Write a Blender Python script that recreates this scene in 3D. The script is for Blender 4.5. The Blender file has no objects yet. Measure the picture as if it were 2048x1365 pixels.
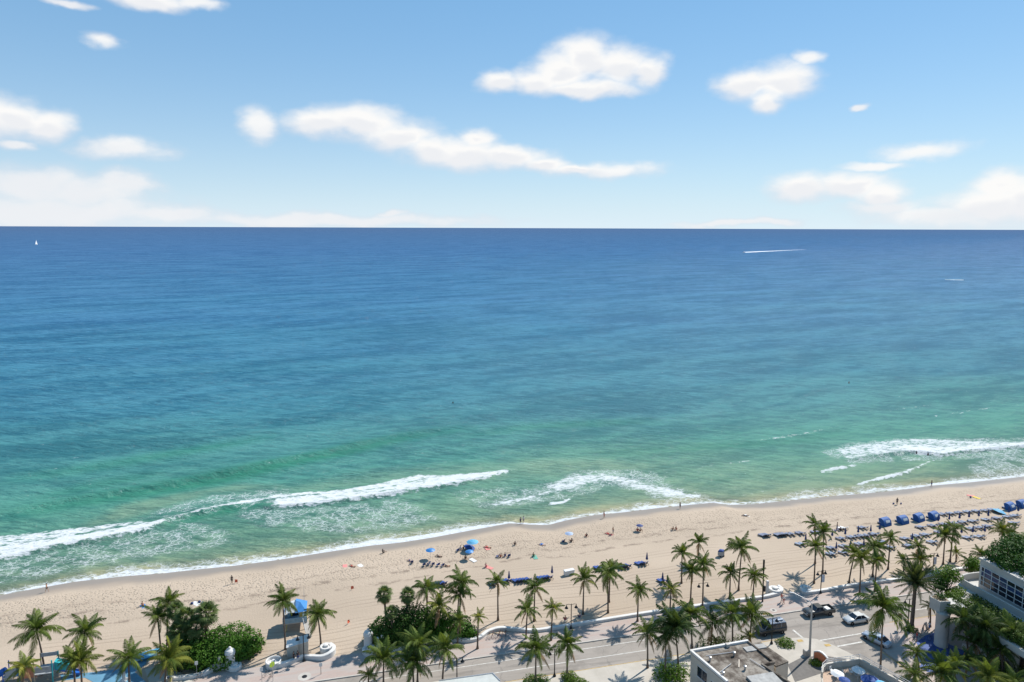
import bpy, math, random
import numpy as np
from mathutils import Matrix, Vector
R = math.radians
scene = bpy.context.scene
COL = scene.collection

# ------------------------------------------------------------------ camera
F, CX, PY = 1365.0, 1024.0, 610.5            # focal length and principal point in photograph pixels
CAMZ = 70.0
PITCH, ROLL = math.atan(155.5 / F), R(0.22)
ROT = Matrix.Rotation(math.pi / 2 - PITCH, 3, 'X') @ Matrix.Rotation(ROLL, 3, 'Z')
cam_d = bpy.data.cameras.new('camera'); cam = bpy.data.objects.new('camera', cam_d); COL.objects.link(cam)
cam_d.sensor_width = 36.0; cam_d.lens = 36.0 * F / 2048; cam_d.shift_y = -(682.5 - PY) / 2048
cam_d.clip_start = 1.0; cam_d.clip_end = 200000.0
cam.matrix_world = Matrix.Translation((0, 0, CAMZ)) @ ROT.to_4x4()
scene.camera = cam

# ------------------------------------------------------------------ light
SUN_AZ, SUN_EL = R(47), R(46)                # azimuth measured to the right of the view direction (+Y)
sun_d = bpy.data.lights.new('sun', 'SUN'); sun_d.energy = 4.9; sun_d.angle = R(0.5); sun_d.color = (1.0, 0.955, 0.89)
sun = bpy.data.objects.new('sun', sun_d); COL.objects.link(sun)
sdir = Vector((math.sin(SUN_AZ) * math.cos(SUN_EL), math.cos(SUN_AZ) * math.cos(SUN_EL), math.sin(SUN_EL)))
sun.rotation_euler = sdir.to_track_quat('Z', 'Y').to_euler(); sun.location = (60, 60, 120)
scene.view_settings.view_transform = 'Standard'; scene.view_settings.look = 'None'
scene.view_settings.exposure = 0.5; scene.view_settings.gamma = 1.0; scene.view_settings.use_curve_mapping = False
scene.cycles.use_denoising = True
scene.cycles.max_bounces = 5; scene.cycles.diffuse_bounces = 2; scene.cycles.glossy_bounces = 2; scene.cycles.transmission_bounces = 3; scene.cycles.transparent_max_bounces = 6
scene.cycles.sample_clamp_direct = 12.0; scene.cycles.sample_clamp_indirect = 4.0

# ------------------------------------------------------------------ projection helpers (photograph pixel -> place)
def ray(x, y):
    return ROT @ Vector(((x - CX) / F, (PY - y) / F, -1.0))
LZ = 1.5
def at(x, y, z=LZ):
    d = ray(x, y); k = (z - CAMZ) / d.z
    return Vector((d.x * k, d.y * k, z))
def at_depth(x, y, Y):
    d = ray(x, y); k = Y / d.y
    return Vector((d.x * k, Y, CAMZ + d.z * k))

# ------------------------------------------------------------------ node helpers
class NT:
    def __init__(s, tree): s.t = tree; s.n = tree.nodes; s.l = tree.links
    def add(s, typ, **kw):
        nd = s.n.new(typ)
        for k, v in kw.items(): setattr(nd, k, v)
        return nd
    def inp(s, nd, i, v):
        if v is None: return
        if hasattr(v, 'is_output'): s.l.new(v, nd.inputs[i])
        else: nd.inputs[i].default_value = v
    def math(s, op, a, b=None, c=None, clamp=False):
        nd = s.add('ShaderNodeMath', operation=op, use_clamp=clamp)
        for i, v in enumerate((a, b, c)): s.inp(nd, i, v)
        return nd.outputs[0]
    def vm(s, op, a, b=None, c=None, out=0):
        nd = s.add('ShaderNodeVectorMath', operation=op)
        for i, v in enumerate((a, b, c)): s.inp(nd, i, v)
        return nd.outputs[out]
    def noise(s, vec, scale, detail=3, rough=.5, dist=0, out=0, dim='3D'):
        nd = s.add('ShaderNodeTexNoise', noise_dimensions=dim)
        s.inp(nd, 'Vector', vec); s.inp(nd, 'Scale', scale); s.inp(nd, 'Detail', detail); s.inp(nd, 'Roughness', rough); s.inp(nd, 'Distortion', dist)
        return nd.outputs[out]
    def mr(s, v, a, b, c=0., d=1., smooth=True):
        nd = s.add('ShaderNodeMapRange', interpolation_type='SMOOTHSTEP' if smooth else 'LINEAR')
        for i, q in enumerate((v, a, b, c, d)): s.inp(nd, i, q)
        return nd.outputs[0]
    def mix(s, f, a, b, mode='MIX'):
        nd = s.add('ShaderNodeMix', data_type='RGBA', blend_type=mode)
        s.inp(nd, 0, f); s.inp(nd, 6, a); s.inp(nd, 7, b)
        return nd.outputs[2]
    def ramp(s, f, stops):
        nd = s.add('ShaderNodeValToRGB'); e = nd.color_ramp.elements
        while len(e) < len(stops): e.new(0.5)
        for q, (p, c) in zip(e, stops): q.position = p; q.color = (*c, 1)
        s.inp(nd, 0, f); return nd.outputs[0]
    def bump(s, h, strength=1., dist=1., normal=None):
        nd = s.add('ShaderNodeBump'); s.inp(nd, 'Height', h); s.inp(nd, 'Strength', strength); s.inp(nd, 'Distance', dist); s.inp(nd, 'Normal', normal)
        return nd.outputs[0]
def c4(c): return (*c, 1.0)

# ------------------------------------------------------------------ sky
world = bpy.data.worlds.new('World'); scene.world = world; world.use_nodes = True
def build_sky():
    T = NT(world.node_tree); T.n.clear()
    sky = T.add('ShaderNodeTexSky', sky_type='NISHITA', sun_disc=False)
    sky.sun_elevation = SUN_EL; sky.sun_rotation = SUN_AZ; sky.altitude = 20; sky.air_density = 1.0; sky.dust_density = 0.1; sky.ozone_density = 3.0
    d = T.vm('NORMALIZE', T.add('ShaderNodeTexCoord').outputs['Generated'])
    sp = T.add('ShaderNodeSeparateXYZ'); T.l.new(d, sp.inputs[0])
    az = T.math('ARCTAN2', sp.outputs[0], sp.outputs[1]); el = T.math('ARCSINE', sp.outputs[2])
    cb = T.add('ShaderNodeCombineXYZ'); T.l.new(az, cb.inputs[0]); T.l.new(el, cb.inputs[1]); p0 = cb.outputs[0]
    stretch = T.vm('MULTIPLY', p0, (1.0, 1.7, 1.0))
    w1 = T.vm('SCALE', T.vm('SUBTRACT', T.noise(stretch, 13, 3, .5, out=1), (.5, .5, .5))); w1.node.inputs['Scale'].default_value = .045
    w2 = T.vm('SCALE', T.vm('SUBTRACT', T.noise(stretch, 52, 4, .55, out=1), (.5, .5, .5))); w2.node.inputs['Scale'].default_value = .008
    p = T.vm('ADD', T.vm('ADD', p0, T.vm('MULTIPLY', w1, (1, .6, 0))), T.vm('MULTIPLY', w2, (1, .7, 0)))
    def azel(x, y):
        v = ray(x, y).normalized(); return math.atan2(v.x, v.y), math.asin(v.z)
    def field(blobs, lift=0.0, k=1.0):
        m = None
        for (x, y, rx, ry) in blobs:
            rx, ry = rx * k, ry * k; y -= lift * ry
            a, e = azel(x, y); a2 = azel(x + rx, y)[0]; e2 = azel(x, y - ry)[1]
            ia, ie = 1 / abs(a2 - a), 1 / abs(e2 - e)
            L = T.vm('LENGTH', T.vm('MULTIPLY_ADD', p, (ia, ie, 0), (-a * ia, -e * ie, 0)), out=1)
            if m is None: m = L
            else:
                nd = T.add('ShaderNodeMath', operation='SMOOTH_MIN'); T.inp(nd, 0, m); T.inp(nd, 1, L); nd.inputs[2].default_value = .18; m = nd.outputs[0]
        return T.math('SUBTRACT', 1.0, m)
    solid = [(1003,166,52,23),(1075,165,60,30),(1120,145,66,44),(1170,118,58,48),(1240,130,72,44),(1300,140,42,30),(1165,176,120,20),
             (1495,168,62,36),(1560,165,75,42),(1535,205,40,26),
             (640,247,72,30),(720,245,100,36),(800,268,80,36),(870,300,70,34),(930,308,85,36),(955,276,38,24),(1010,316,95,24),(1085,328,60,15),(1150,338,60,13),
             (20,232,80,42),(90,250,62,34),(-40,240,80,50),
             (300,4,90,22),(1600,374,78,32),(1700,368,95,26),(1765,388,55,30),(2000,372,80,34),(1985,410,120,44),(2070,400,110,60)]
    soft = [(525,246,44,34),(1215,340,110,17),(245,300,92,24),(60,372,130,40),(165,388,140,34),(262,374,66,26),(110,425,270,40),(330,428,140,20),
            (660,440,330,14),(400,8,44,14),(135,12,42,9),(207,83,40,16),(1842,302,86,19),(1745,332,60,10),(1765,415,80,20),(1615,118,36,14),(1716,215,16,7),(1880,435,160,24),(790,427,30,8),(1450,448,110,7),(30,288,34,12),(1550,445,60,8)]
    n1 = T.math('MULTIPLY', T.math('SUBTRACT', T.noise(stretch, 24, 7, .58), .5), .54)
    f1 = field(solid, 0, 1.16); fs = T.math('ADD', f1, n1); ff = T.math('ADD', field(soft, 0, 1.2), T.math('MULTIPLY', n1, 1.7)); lit = T.mr(T.math('ADD', T.math('SUBTRACT', field(solid, .55, 1.16), f1), T.math('MULTIPLY', n1, .7)), -.52, .10)
    a1 = T.mr(fs, -.18, .66); a2 = T.mr(ff, -.22, .8, 0, .92)
    # the rest of the sky, away from the view: scattered fair-weather clouds of the same kind
    g = T.noise(T.vm('MULTIPLY', p, (1, 1.9, 1)), 5.2, 6, .55)
    away = T.mr(T.math('ABSOLUTE', az), .66, .9)
    low = T.math('MULTIPLY', T.mr(el, .0, .05), T.mr(el, .75, .4))
    a3 = T.math('MULTIPLY', T.math('MULTIPLY', T.mr(g, .56, .68), away), low)
    al = T.math('MAXIMUM', T.math('MAXIMUM', a1, a2), T.math('MULTIPLY', a3, .9))
    body = T.math('ADD', T.mr(T.math('MAXIMUM', fs, ff), .0, .6, 0, .55), T.math('MULTIPLY', lit, .6), clamp=True)
    ccol = T.mix(body, (.74, .78, .86, 1), (1.0, .995, .985, 1))
    b1 = T.add('ShaderNodeBackground')
    # humid sea air whitens the sky towards the horizon, all the way round
    skyc = T.mix(T.math('MULTIPLY', T.math('POWER', 2.718, T.math('MULTIPLY', T.math('MAXIMUM', el, 0.0), -8.5)), .90), T.mix(.55, T.mix(1.0, sky.outputs[0], (.92, 1.16, 1.22, 1), 'MULTIPLY'), (1.85, 4.6, 8.1, 1)), (7.7, 9.0, 9.8, 1))
    T.inp(b1, 0, skyc); b1.inputs[1].default_value = SKY_STRENGTH
    b2 = T.add('ShaderNodeBackground'); T.inp(b2, 0, ccol); b2.inputs[1].default_value = 0.69
    mx = T.add('ShaderNodeMixShader'); T.inp(mx, 0, al); T.l.new(b1.outputs[0], mx.inputs[1]); T.l.new(b2.outputs[0], mx.inputs[2])
    out = T.add('ShaderNodeOutputWorld'); T.l.new(mx.outputs[0], out.inputs[0])
SKY_STRENGTH = 0.070
build_sky()
world.cycles.sampling_method = 'MANUAL'; world.cycles.sample_map_resolution = 512
# ------------------------------------------------------------------ shapes and objects
class MB:
    """collects shapes; build() links them as ONE mesh object"""
    def __init__(s): s.v = []; s.f = []
    def add(s, vs, fs):
        o = len(s.v); s.v += [tuple(q) for q in vs]; s.f += [tuple(i + o for i in q) for q in fs]; return s
    def box(s, c, d, rz=0.0, bev=0.0, taper=1.0):
        x, y, z = d[0] / 2, d[1] / 2, d[2] / 2
        ca, sa = math.cos(rz), math.sin(rz)
        if bev <= 0:
            L = [(-x, -y, -z), (x, -y, -z), (x, y, -z), (-x, y, -z), (-x * taper, -y * taper, z), (x * taper, -y * taper, z), (x * taper, y * taper, z), (-x * taper, y * taper, z)]
            fs = [(3, 2, 1, 0), (4, 5, 6, 7), (0, 1, 5, 4), (1, 2, 6, 5), (2, 3, 7, 6), (3, 0, 4, 7)]
        else:
            b = min(bev, x * .9, y * .9, z * .9); L = []; fs = []
            for zz, k in ((-z, b), (-z + b, 0), (z - b, 0), (z, b)):
                xx, yy = x - k, y - k
                L += [(-xx + b*(k==0), -yy, zz), (xx - b*(k==0), -yy, zz), (xx, -yy + b*(k==0), zz), (xx, yy - b*(k==0), zz), (xx - b*(k==0), yy, zz), (-xx + b*(k==0), yy, zz), (-xx, yy - b*(k==0), zz), (-xx, -yy + b*(k==0), zz)]
            for r in range(3):
                for i in range(8):
                    j = (i + 1) % 8; fs.append((r * 8 + i, r * 8 + j, r * 8 + 8 + j, r * 8 + 8 + i))
            fs += [tuple(range(7, -1, -1)), tuple(range(24, 32))]
        return s.add([(c[0] + a * ca - b_ * sa, c[1] + a * sa + b_ * ca, c[2] + e) for a, b_, e in L], fs)
    def tube(s, pts, rad, n=8, caps=True):
        pts = [Vector(p) for p in pts]; vs = []; fs = []
        if not isinstance(rad, (list, tuple)): rad = [rad] * len(pts)
        up = None
        for i, p in enumerate(pts):
            t = (pts[min(i + 1, len(pts) - 1)] - pts[max(i - 1, 0)]).normalized()
            if up is None:
                up = Vector((0, 0, 1)) if abs(t.z) < .9 else Vector((1, 0, 0))
            a = t.cross(up).normalized(); b = a.cross(t).normalized(); up = b
            for k in range(n):
                g = 2 * math.pi * k / n; vs.append(p + (a * math.cos(g) + b * math.sin(g)) * rad[i])
        for i in range(len(pts) - 1):
            for k in range(n):
                j = (k + 1) % n; fs.append((i * n + k, i * n + j, i * n + n + j, i * n + n + k))
        if caps: fs += [tuple(range(n - 1, -1, -1)), tuple(range((len(pts) - 1) * n, len(pts) * n))]
        return s.add(vs, fs)
    def lathe(s, prof, c=(0, 0, 0), n=20, sx=1, sy=1, caps=True):
        vs = [(c[0] + r * math.cos(2 * math.pi * k / n) * sx, c[1] + r * math.sin(2 * math.pi * k / n) * sy, c[2] + z) for r, z in prof for k in range(n)]
        fs = [(i * n + k, i * n + (k + 1) % n, i * n + n + (k + 1) % n, i * n + n + k) for i in range(len(prof) - 1) for k in range(n)]
        if caps: fs += [tuple(range(n - 1, -1, -1)), tuple(range((len(prof) - 1) * n, len(prof) * n))]
        return s.add(vs, fs)
    def prism(s, poly, z0, z1):
        n = len(poly); area = sum(poly[i][0] * poly[(i + 1) % n][1] - poly[(i + 1) % n][0] * poly[i][1] for i in range(n))
        if area < 0: poly = poly[::-1]
        vs = [(p[0], p[1], z0) for p in poly] + [(p[0], p[1], z1) for p in poly]
        fs = [tuple(range(n - 1, -1, -1)), tuple(range(n, 2 * n))] + [(i, (i + 1) % n, n + (i + 1) % n, n + i) for i in range(n)]
        return s.add(vs, fs)
    def bar(s, a, b, w, h, up=(0, 0, 1)):
        a, b = Vector(a), Vector(b); t = (b - a).normalized(); sd = t.cross(Vector(up)).normalized() * (w / 2); u = sd.cross(t).normalized() * (h / 2)
        vs = [a - sd - u, a + sd - u, a + sd + u, a - sd + u, b - sd - u, b + sd - u, b + sd + u, b - sd + u]
        return s.add(vs, [(0, 1, 2, 3), (7, 6, 5, 4), (4, 5, 1, 0), (5, 6, 2, 1), (6, 7, 3, 2), (7, 4, 0, 3)])
    def quad(s, *ps): return s.add(ps, [tuple(range(len(ps)))])
    def sphere(s, c, r, n=10, m=6):
        rx, ry, rz = r if isinstance(r, (tuple, list)) else (r, r, r)
        vs = [(c[0], c[1], c[2] - rz)] + [(c[0] + rx * math.sin(math.pi * i / m) * math.cos(2 * math.pi * k / n), c[1] + ry * math.sin(math.pi * i / m) * math.sin(2 * math.pi * k / n), c[2] - rz * math.cos(math.pi * i / m)) for i in range(1, m) for k in range(n)] + [(c[0], c[1], c[2] + rz)]
        fs = [(0, 1 + (k + 1) % n, 1 + k) for k in range(n)]
        fs += [(1 + i * n + k, 1 + i * n + (k + 1) % n, 1 + i * n + n + (k + 1) % n, 1 + i * n + n + k) for i in range(m - 2) for k in range(n)]
        L = len(vs) - 1; b = 1 + (m - 2) * n; fs += [(b + k, b + (k + 1) % n, L) for k in range(n)]
        return s.add(vs, fs)
    def mesh(s, name, mat, smooth=False):
        me = bpy.data.meshes.new(name); me.from_pydata(s.v, [], s.f); me.update()
        if mat: me.materials.append(mat)
        if smooth: me.polygons.foreach_set('use_smooth', [True] * len(me.polygons))
        return me
    def build(s, name, mat, parent=None, smooth=False, world=False):
        """world=True: the points are world points, the thing stands at parent.location"""
        if world and parent is not None:
            inv = parent.matrix_basis.inverted(); s.v = [tuple(inv @ Vector(q)) for q in s.v]
        return link(name, s.mesh(name, mat, smooth), parent)
def link(name, me, parent=None):
    o = bpy.data.objects.new(name, me); COL.objects.link(o); o.parent = parent; return o
def thing(name, label, cat, loc=(0, 0, 0), rz=0.0, group=None):
    o = bpy.data.objects.new(name, None); o.empty_display_size = .3; COL.objects.link(o)
    o.matrix_basis = Matrix.Translation(loc) @ Matrix.Rotation(rz, 4, 'Z')
    return tag(o, label, cat, group)
def tag(o, label, cat, group=None):
    o['label'] = label; o['category'] = cat
    if group: o['group'] = group
    return o
def struct(o): o['kind'] = 'structure'; return o
def copy_tree(o, parent=None):
    c = o.copy(); COL.objects.link(c); c.parent = parent
    for ch in o.children: copy_tree(ch, c)
    return c

# ------------------------------------------------------------------ materials
def mat(name, col, rough=.6, var=.12, scale=4., metal=0., bump=0., spec=.4, col2=None, coord='Object', detail=4, rnd=0.0):
    m = bpy.data.materials.new(name); m.use_nodes = True; T = NT(m.node_tree); T.n.clear()
    tc = T.add('ShaderNodeTexCoord').outputs[coord]
    n = T.noise(tc, scale, detail, .6)
    lo = tuple(c * (1 - var) for c in col); hi = col2 or tuple(min(1, c * (1 + var)) for c in col)
    c = T.ramp(n, [(.3, lo), (.7, hi)])
    if rnd:
        oi = T.add('ShaderNodeObjectInfo').outputs['Random']
        hs = T.add('ShaderNodeHueSaturation'); T.inp(hs, 'Color', c); T.inp(hs, 'Value', T.mr(oi, 0, 1, 1 - rnd, 1 + rnd, False)); T.inp(hs, 'Hue', T.mr(oi, 0, 1, .5 + rnd * .06, .5 - rnd * .06, False)); c = hs.outputs[0]
    b = T.add('ShaderNodeBsdfPrincipled'); T.inp(b, 'Base Color', c); b.inputs['Roughness'].default_value = rough; b.inputs['Metallic'].default_value = metal; b.inputs['Specular IOR Level'].default_value = spec
    if bump: T.inp(b, 'Normal', T.bump(T.noise(tc, scale * 4, 4, .6), .6, bump))
    o = T.add('ShaderNodeOutputMaterial'); T.l.new(b.outputs[0], o.inputs[0])
    return m
M = {}
M['white'] = mat('white_paint', (.60, .595, .58), .55, .06, 1.5)
M['stucco'] = mat('white_stucco', (.56, .545, .52), .75, .08, 1.2, bump=.01)
M['cream'] = mat('cream_stucco', (.46, .42, .36), .75, .08, 1.0)
M['black_metal'] = mat('black_metal', (.022, .022, .024), .45, .2, 6, metal=.3)
M['steel'] = mat('galvanised_steel', (.42, .42, .42), .4, .1, 5, metal=.7)
M['concrete'] = mat('concrete', (.40, .37, .33), .85, .14, .6, bump=.004)
M['trunk'] = mat('palm_trunk', (.125, .092, .07), .9, .3, 5, bump=.02)
M['blue_canvas'] = mat('blue_canvas', (.009, .078, .26), .7, .1, 2)
M['navy_canvas'] = mat('navy_canvas', (.025, .05, .16), .75, .15, 2)
M['slate_canvas'] = mat('grey_blue_mesh_fabric', (.145, .175, .25), .7, .1, 3, rnd=.25)
M['lblue'] = mat('light_blue_canvas', (.09, .32, .50), .7, .1, 2)
M['royal'] = mat('royal_blue_canvas', (.013, .052, .21), .7, .15, 2)
M['glass'] = mat('dark_window_glass', (.012, .018, .03), .08, .1, 2, spec=.7)
M['rubber'] = mat('tyre_rubber', (.015, .015, .015), .8, .1, 5)

# ------------------------------------------------------------------ coast frame: s runs along the shore, t out to sea
SHORE_PX = [(-60,1203),(0,1190),(60,1179),(150,1163),(250,1152),(330,1146),(400,1138),(470,1131),(560,1119),(640,1106),(740,1091),(800,1085),(870,1074),(960,1057),(1020,1046),(1060,1049),(1095,1050),(1130,1041),(1180,1031),(1250,1024),(1323,1015),(1426,1005),(1456,1010),(1508,1008),(1585,1000),(1687,990),(1716,988),(1792,981),(1863,971),(1935,965),(2048,953),(2110,947)]
CA = R(13.6); ES = Vector((math.cos(CA), math.sin(CA))); ET = Vector((-math.sin(CA), math.cos(CA)))
def st(p): return (p[0] * ES.x + p[1] * ES.y, p[0] * ET.x + p[1] * ET.y)
def xy(s, t): return (s * ES.x + t * ET.x, s * ES.y + t * ET.y)
_sh = sorted(st(at(x, y, 0.05)) for x, y in SHORE_PX)
SH_S = np.array([-4000] + [p[0] for p in _sh] + [4000]); SH_T = np.array([_sh[0][1]] + [p[1] for p in _sh] + [_sh[-1][1]])
def shore_t(s): return np.interp(s, SH_S, SH_T)
def sand_z(d):                                # d metres inland from the water line
    d = np.asarray(d, float); k = np.clip(d / 17.0, 0, 1)
    return np.where(d < 0, d * .05, LZ * k * (2 - k))
def ground(p):
    s, t = st(p); return max(float(sand_z(shore_t(s) - t)), 0.0)
def atg(x, y):
    z = LZ
    for _ in range(12):
        p = at(x, y, z); z = .5 * z + .5 * ground(p)
    p = at(x, y, z); return p
def smooth01(x, a, b):
    k = np.clip((x - a) / (b - a), 0, 1); return k * k * (3 - 2 * k)
def poly_mask(S, T, px, feather=1.0):
    """soft inside-mask (in metres) of an outline given in photograph pixels, laid on the water plane"""
    P = np.array([st(at(x, y, 0.1)) for x, y in px]); n = len(P)
    inside = np.zeros(S.shape, bool); dist = np.full(S.shape, 1e9)
    for i in range(n):
        a, b = P[i], P[(i + 1) % n]
        cond = ((a[1] > T) != (b[1] > T)) & (S < (b[0] - a[0]) * (T - a[1]) / (b[1] - a[1] + 1e-12) + a[0]); inside ^= cond
        ab = b - a; k = np.clip(((S - a[0]) * ab[0] + (T - a[1]) * ab[1]) / (ab @ ab + 1e-9), 0, 1)
        dist = np.minimum(dist, np.hypot(S - a[0] - k * ab[0], T - a[1] - k * ab[1]))
    return smooth01(np.where(inside, dist, -dist), -feather, feather)
def line_dist(S, T, px):
    P = np.array([st(at(x, y, 0.1)) for x, y in px]); dist = np.full(S.shape, 1e9); sgn = np.zeros(S.shape); kk = np.zeros(S.shape)
    for i in range(len(P) - 1):
        a, b = P[i], P[i + 1]; ab = b - a; L2 = ab @ ab
        k = np.clip(((S - a[0]) * ab[0] + (T - a[1]) * ab[1]) / L2, 0, 1)
        d = np.hypot(S - a[0] - k * ab[0], T - a[1] - k * ab[1]); m = d < dist
        cr = ab[0] * (T - a[1]) - ab[1] * (S - a[0])
        dist = np.where(m, d, dist); sgn = np.where(m, np.sign(cr), sgn); kk = np.where(m, (i + k) / (len(P) - 1), kk)
    return dist, sgn, kk

def grid_mesh(name, X, Y, Z, m, attrs=None, smooth=True):
    r, c = X.shape; me = bpy.data.meshes.new(name); n = r * c
    me.vertices.add(n); me.vertices.foreach_set('co', np.stack([X, Y, Z], -1).astype(np.float32).ravel())
    i = np.arange(n).reshape(r, c); q = np.stack([i[:-1, :-1], i[:-1, 1:], i[1:, 1:], i[1:, :-1]], -1).reshape(-1, 4)
    me.loops.add(q.size); me.loops.foreach_set('vertex_index', q.ravel().astype(np.int32))
    me.polygons.add(len(q)); me.polygons.foreach_set('loop_start', np.arange(0, q.size, 4, dtype=np.int32)); me.polygons.foreach_set('loop_total', np.full(len(q), 4, np.int32))
    me.update(calc_edges=True); me.polygons.foreach_set('use_smooth', [smooth] * len(q))
    for k, a in (attrs or {}).items():
        at_ = me.attributes.new(k, 'FLOAT', 'POINT'); at_.data.foreach_set('value', np.asarray(a, np.float32).ravel())
    me.materials.append(m); me.validate(); return link(name, me)
# ------------------------------------------------------------------ the sea
def coast_coords(T, extra=0.0):
    tc = T.add('ShaderNodeTexCoord').outputs['Object']
    rot = T.add('ShaderNodeVectorRotate', rotation_type='Z_AXIS'); T.inp(rot, 'Vector', tc); rot.inputs['Angle'].default_value = -CA + extra
    return rot.outputs[0]
def attr(T, name):
    a = T.add('ShaderNodeAttribute'); a.attribute_name = name; return a.outputs['Fac']
def water_material():
    m = bpy.data.materials.new('sea_water'); m.use_nodes = True; T = NT(m.node_tree); T.n.clear()
    p = coast_coords(T); d = attr(T, 'offshore'); murk = attr(T, 'murk')
    # colour of the water body by distance from the shore (sand stirred up -> green -> blue)
    wob = T.math('MULTIPLY', T.math('SUBTRACT', T.noise(T.vm('MULTIPLY', p, (.25, 1, 1)), .012, 3, .5), .5), 1.0)
    lg = T.math('DIVIDE', T.math('LOGARITHM', T.math('DIVIDE', T.math('ADD', d, 3.0), 3.0), 10.0), 4.22)
    f = T.math('ADD', lg, T.math('MULTIPLY', wob, .10))
    col = T.ramp(f, WATER_RAMP)
    col = T.mix(T.math('MULTIPLY', murk, .8), col, (.215, .225, .135, 1))
    # waves: long swell, chop in two directions, ripples
    p2 = coast_coords(T, R(26)); p3 = coast_coords(T, R(-20))
    h1 = T.noise(T.vm('MULTIPLY', p3, (.13, 1, 1)), .09, 3, .5)
    h2 = T.noise(T.vm('MULTIPLY', p2, (.30, 1, 1)), .30, 4, .55, .3)
    h3 = T.noise(T.vm('MULTIPLY', p, (.45, 1, 1)), 1.1, 4, .6, .2)
    h0 = T.noise(T.vm('MULTIPLY', p, (.10, 1, 1)), .018, 3, .5)
    far = T.mr(d, 250, 4000, 0, 1, False)
    nrm = T.bump(T.noise(p, 4.2, 2, .5), 1.0, .06)
    nrm = T.bump(h3, 1.0, .36, nrm)
    nrm = T.bump(h2, 1.0, 1.05, nrm)
    nrm = T.bump(h1, 1.0, 1.5, nrm)
    nrm = T.bump(h0, 1.0, T.math('MULTIPLY_ADD', far, 14.0, 3.0), nrm)
    # light and shade of swell and wind lines, painted into the body colour
    tilt = T.vm('ADD', T.vm('MULTIPLY', coast_coords(T, R(-14)), (.30, 1, 1)), T.vm('MULTIPLY', T.vm('SUBTRACT', T.noise(T.vm('MULTIPLY', p, (.3, 1, 1)), .006, 2, .5, out=1), (.5, .5, .5)), (0, 60, 0)))
    c8 = T.noise(tilt, .034, 10, .80)
    c9 = T.noise(T.vm('MULTIPLY', p2, (.36, 1, 1)), .26, 6, .76)
    crest = T.math('ADD', T.math('MULTIPLY', c8, .62), T.math('MULTIPLY', c9, .38))
    wind = T.noise(T.vm('MULTIPLY', p, (.3, 1, 1)), .0035, 3, .5)
    col = T.mix(T.mr(wind, .38, .62, 0, .22), col, T.mix(1.0, col, (.70, .86, .92, 1), 'MULTIPLY'))
    col = T.mix(T.mr(crest, .42, .58, 0, 1), T.mix(1.0, col, (.64, .73, .79, 1), 'MULTIPLY'), T.mix(1.0, col, (1.46, 1.25, 1.17, 1), 'MULTIPLY'))
    col = T.mix(T.math('MULTIPLY', attr(T, 'swell'), .75), col, (.022, .150, .092, 1))      # light through the standing wave faces, painted in as green
    dif = T.add('ShaderNodeBsdfDiffuse'); T.inp(dif, 'Color', col); T.inp(dif, 'Normal', nrm)
    gl = T.add('ShaderNodeBsdfGlossy'); gl.inputs['Color'].default_value = (.9, .95, 1, 1); gl.inputs['Roughness'].default_value = .14; T.inp(gl, 'Normal', T.bump(h3, 1.0, 1.1, T.bump(h2, 1.0, 1.6)))
    ws = T.add('ShaderNodeMixShader'); ws.inputs[0].default_value = .038; T.l.new(dif.outputs[0], ws.inputs[1]); T.l.new(gl.outputs[0], ws.inputs[2])
    # foam: broken white water, net-like lace
    so, la = attr(T, 'foam'), attr(T, 'lace')
    wv = T.vm('ADD', p, T.vm('SCALE', T.vm('SUBTRACT', T.noise(p, .9, 3, .5, out=1), (.5, .5, .5))))
    wv.node.inputs[1].links[0].from_node.inputs['Scale'].default_value = 1.3
    fn = T.math('ADD', T.math('MULTIPLY', T.noise(T.vm('MULTIPLY', p, (.45, 1, 1)), 1.3, 5, .65), .7), T.math('MULTIPLY', T.noise(T.vm('MULTIPLY', p, (.6, 1, 1)), .33, 3, .5), .3))
    fs = T.mr(T.math('SUBTRACT', so, T.math('MULTIPLY_ADD', fn, 3.0, -1.0)), -.10, .25)
    v1 = T.add('ShaderNodeTexVoronoi', feature='DISTANCE_TO_EDGE'); T.inp(v1, 'Vector', T.vm('MULTIPLY', wv, (.62, 1, 1))); v1.inputs['Scale'].default_value = .85
    v2 = T.add('ShaderNodeTexVoronoi', feature='DISTANCE_TO_EDGE'); T.inp(v2, 'Vector', T.vm('MULTIPLY', wv, (.62, 1, 1))); v2.inputs['Scale'].default_value = 2.0
    big = T.noise(p, .25, 4, .6)
    lw = T.math('MULTIPLY', la, T.mr(big, .30, .60))
    e1 = T.mr(v1.outputs[0], 0, T.math('MULTIPLY_ADD', lw, .15, .001), 1, 0); e2 = T.mr(v2.outputs[0], 0, T.math('MULTIPLY_ADD', lw, .11, .001), .8, 0)
    fl = T.math('MULTIPLY', T.math('MAXIMUM', e1, e2), T.mr(lw, .05, .5))
    foam = T.math('MAXIMUM', fs, T.math('MULTIPLY', fl, .62), clamp=True)
    fd = T.add('ShaderNodeBsdfDiffuse'); T.inp(fd, 'Color', T.mix(fn, (.47, .52, .55, 1), (.66, .66, .65, 1))); T.inp(fd, 'Normal', T.bump(fn, 1.0, .8))
    fin = T.add('ShaderNodeMixShader'); T.inp(fin, 0, foam); T.l.new(ws.outputs[0], fin.inputs[1]); T.l.new(fd.outputs[0], fin.inputs[2])
    o = T.add('ShaderNodeOutputMaterial'); T.l.new(fin.outputs[0], o.inputs[0]); return m
WATER_RAMP = [(0, (.21, .19, .12)), (.10, (.125, .195, .13)), (.20, (.085, .19, .135)), (.28, (.05, .178, .148)), (.34, (.045, .162, .168)), (.39, (.036, .144, .192)), (.46, (.036, .139, .216)), (.53, (.037, .133, .234)), (.664, (.040, .114, .226)), (.88, (.048, .100, .192))]
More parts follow.
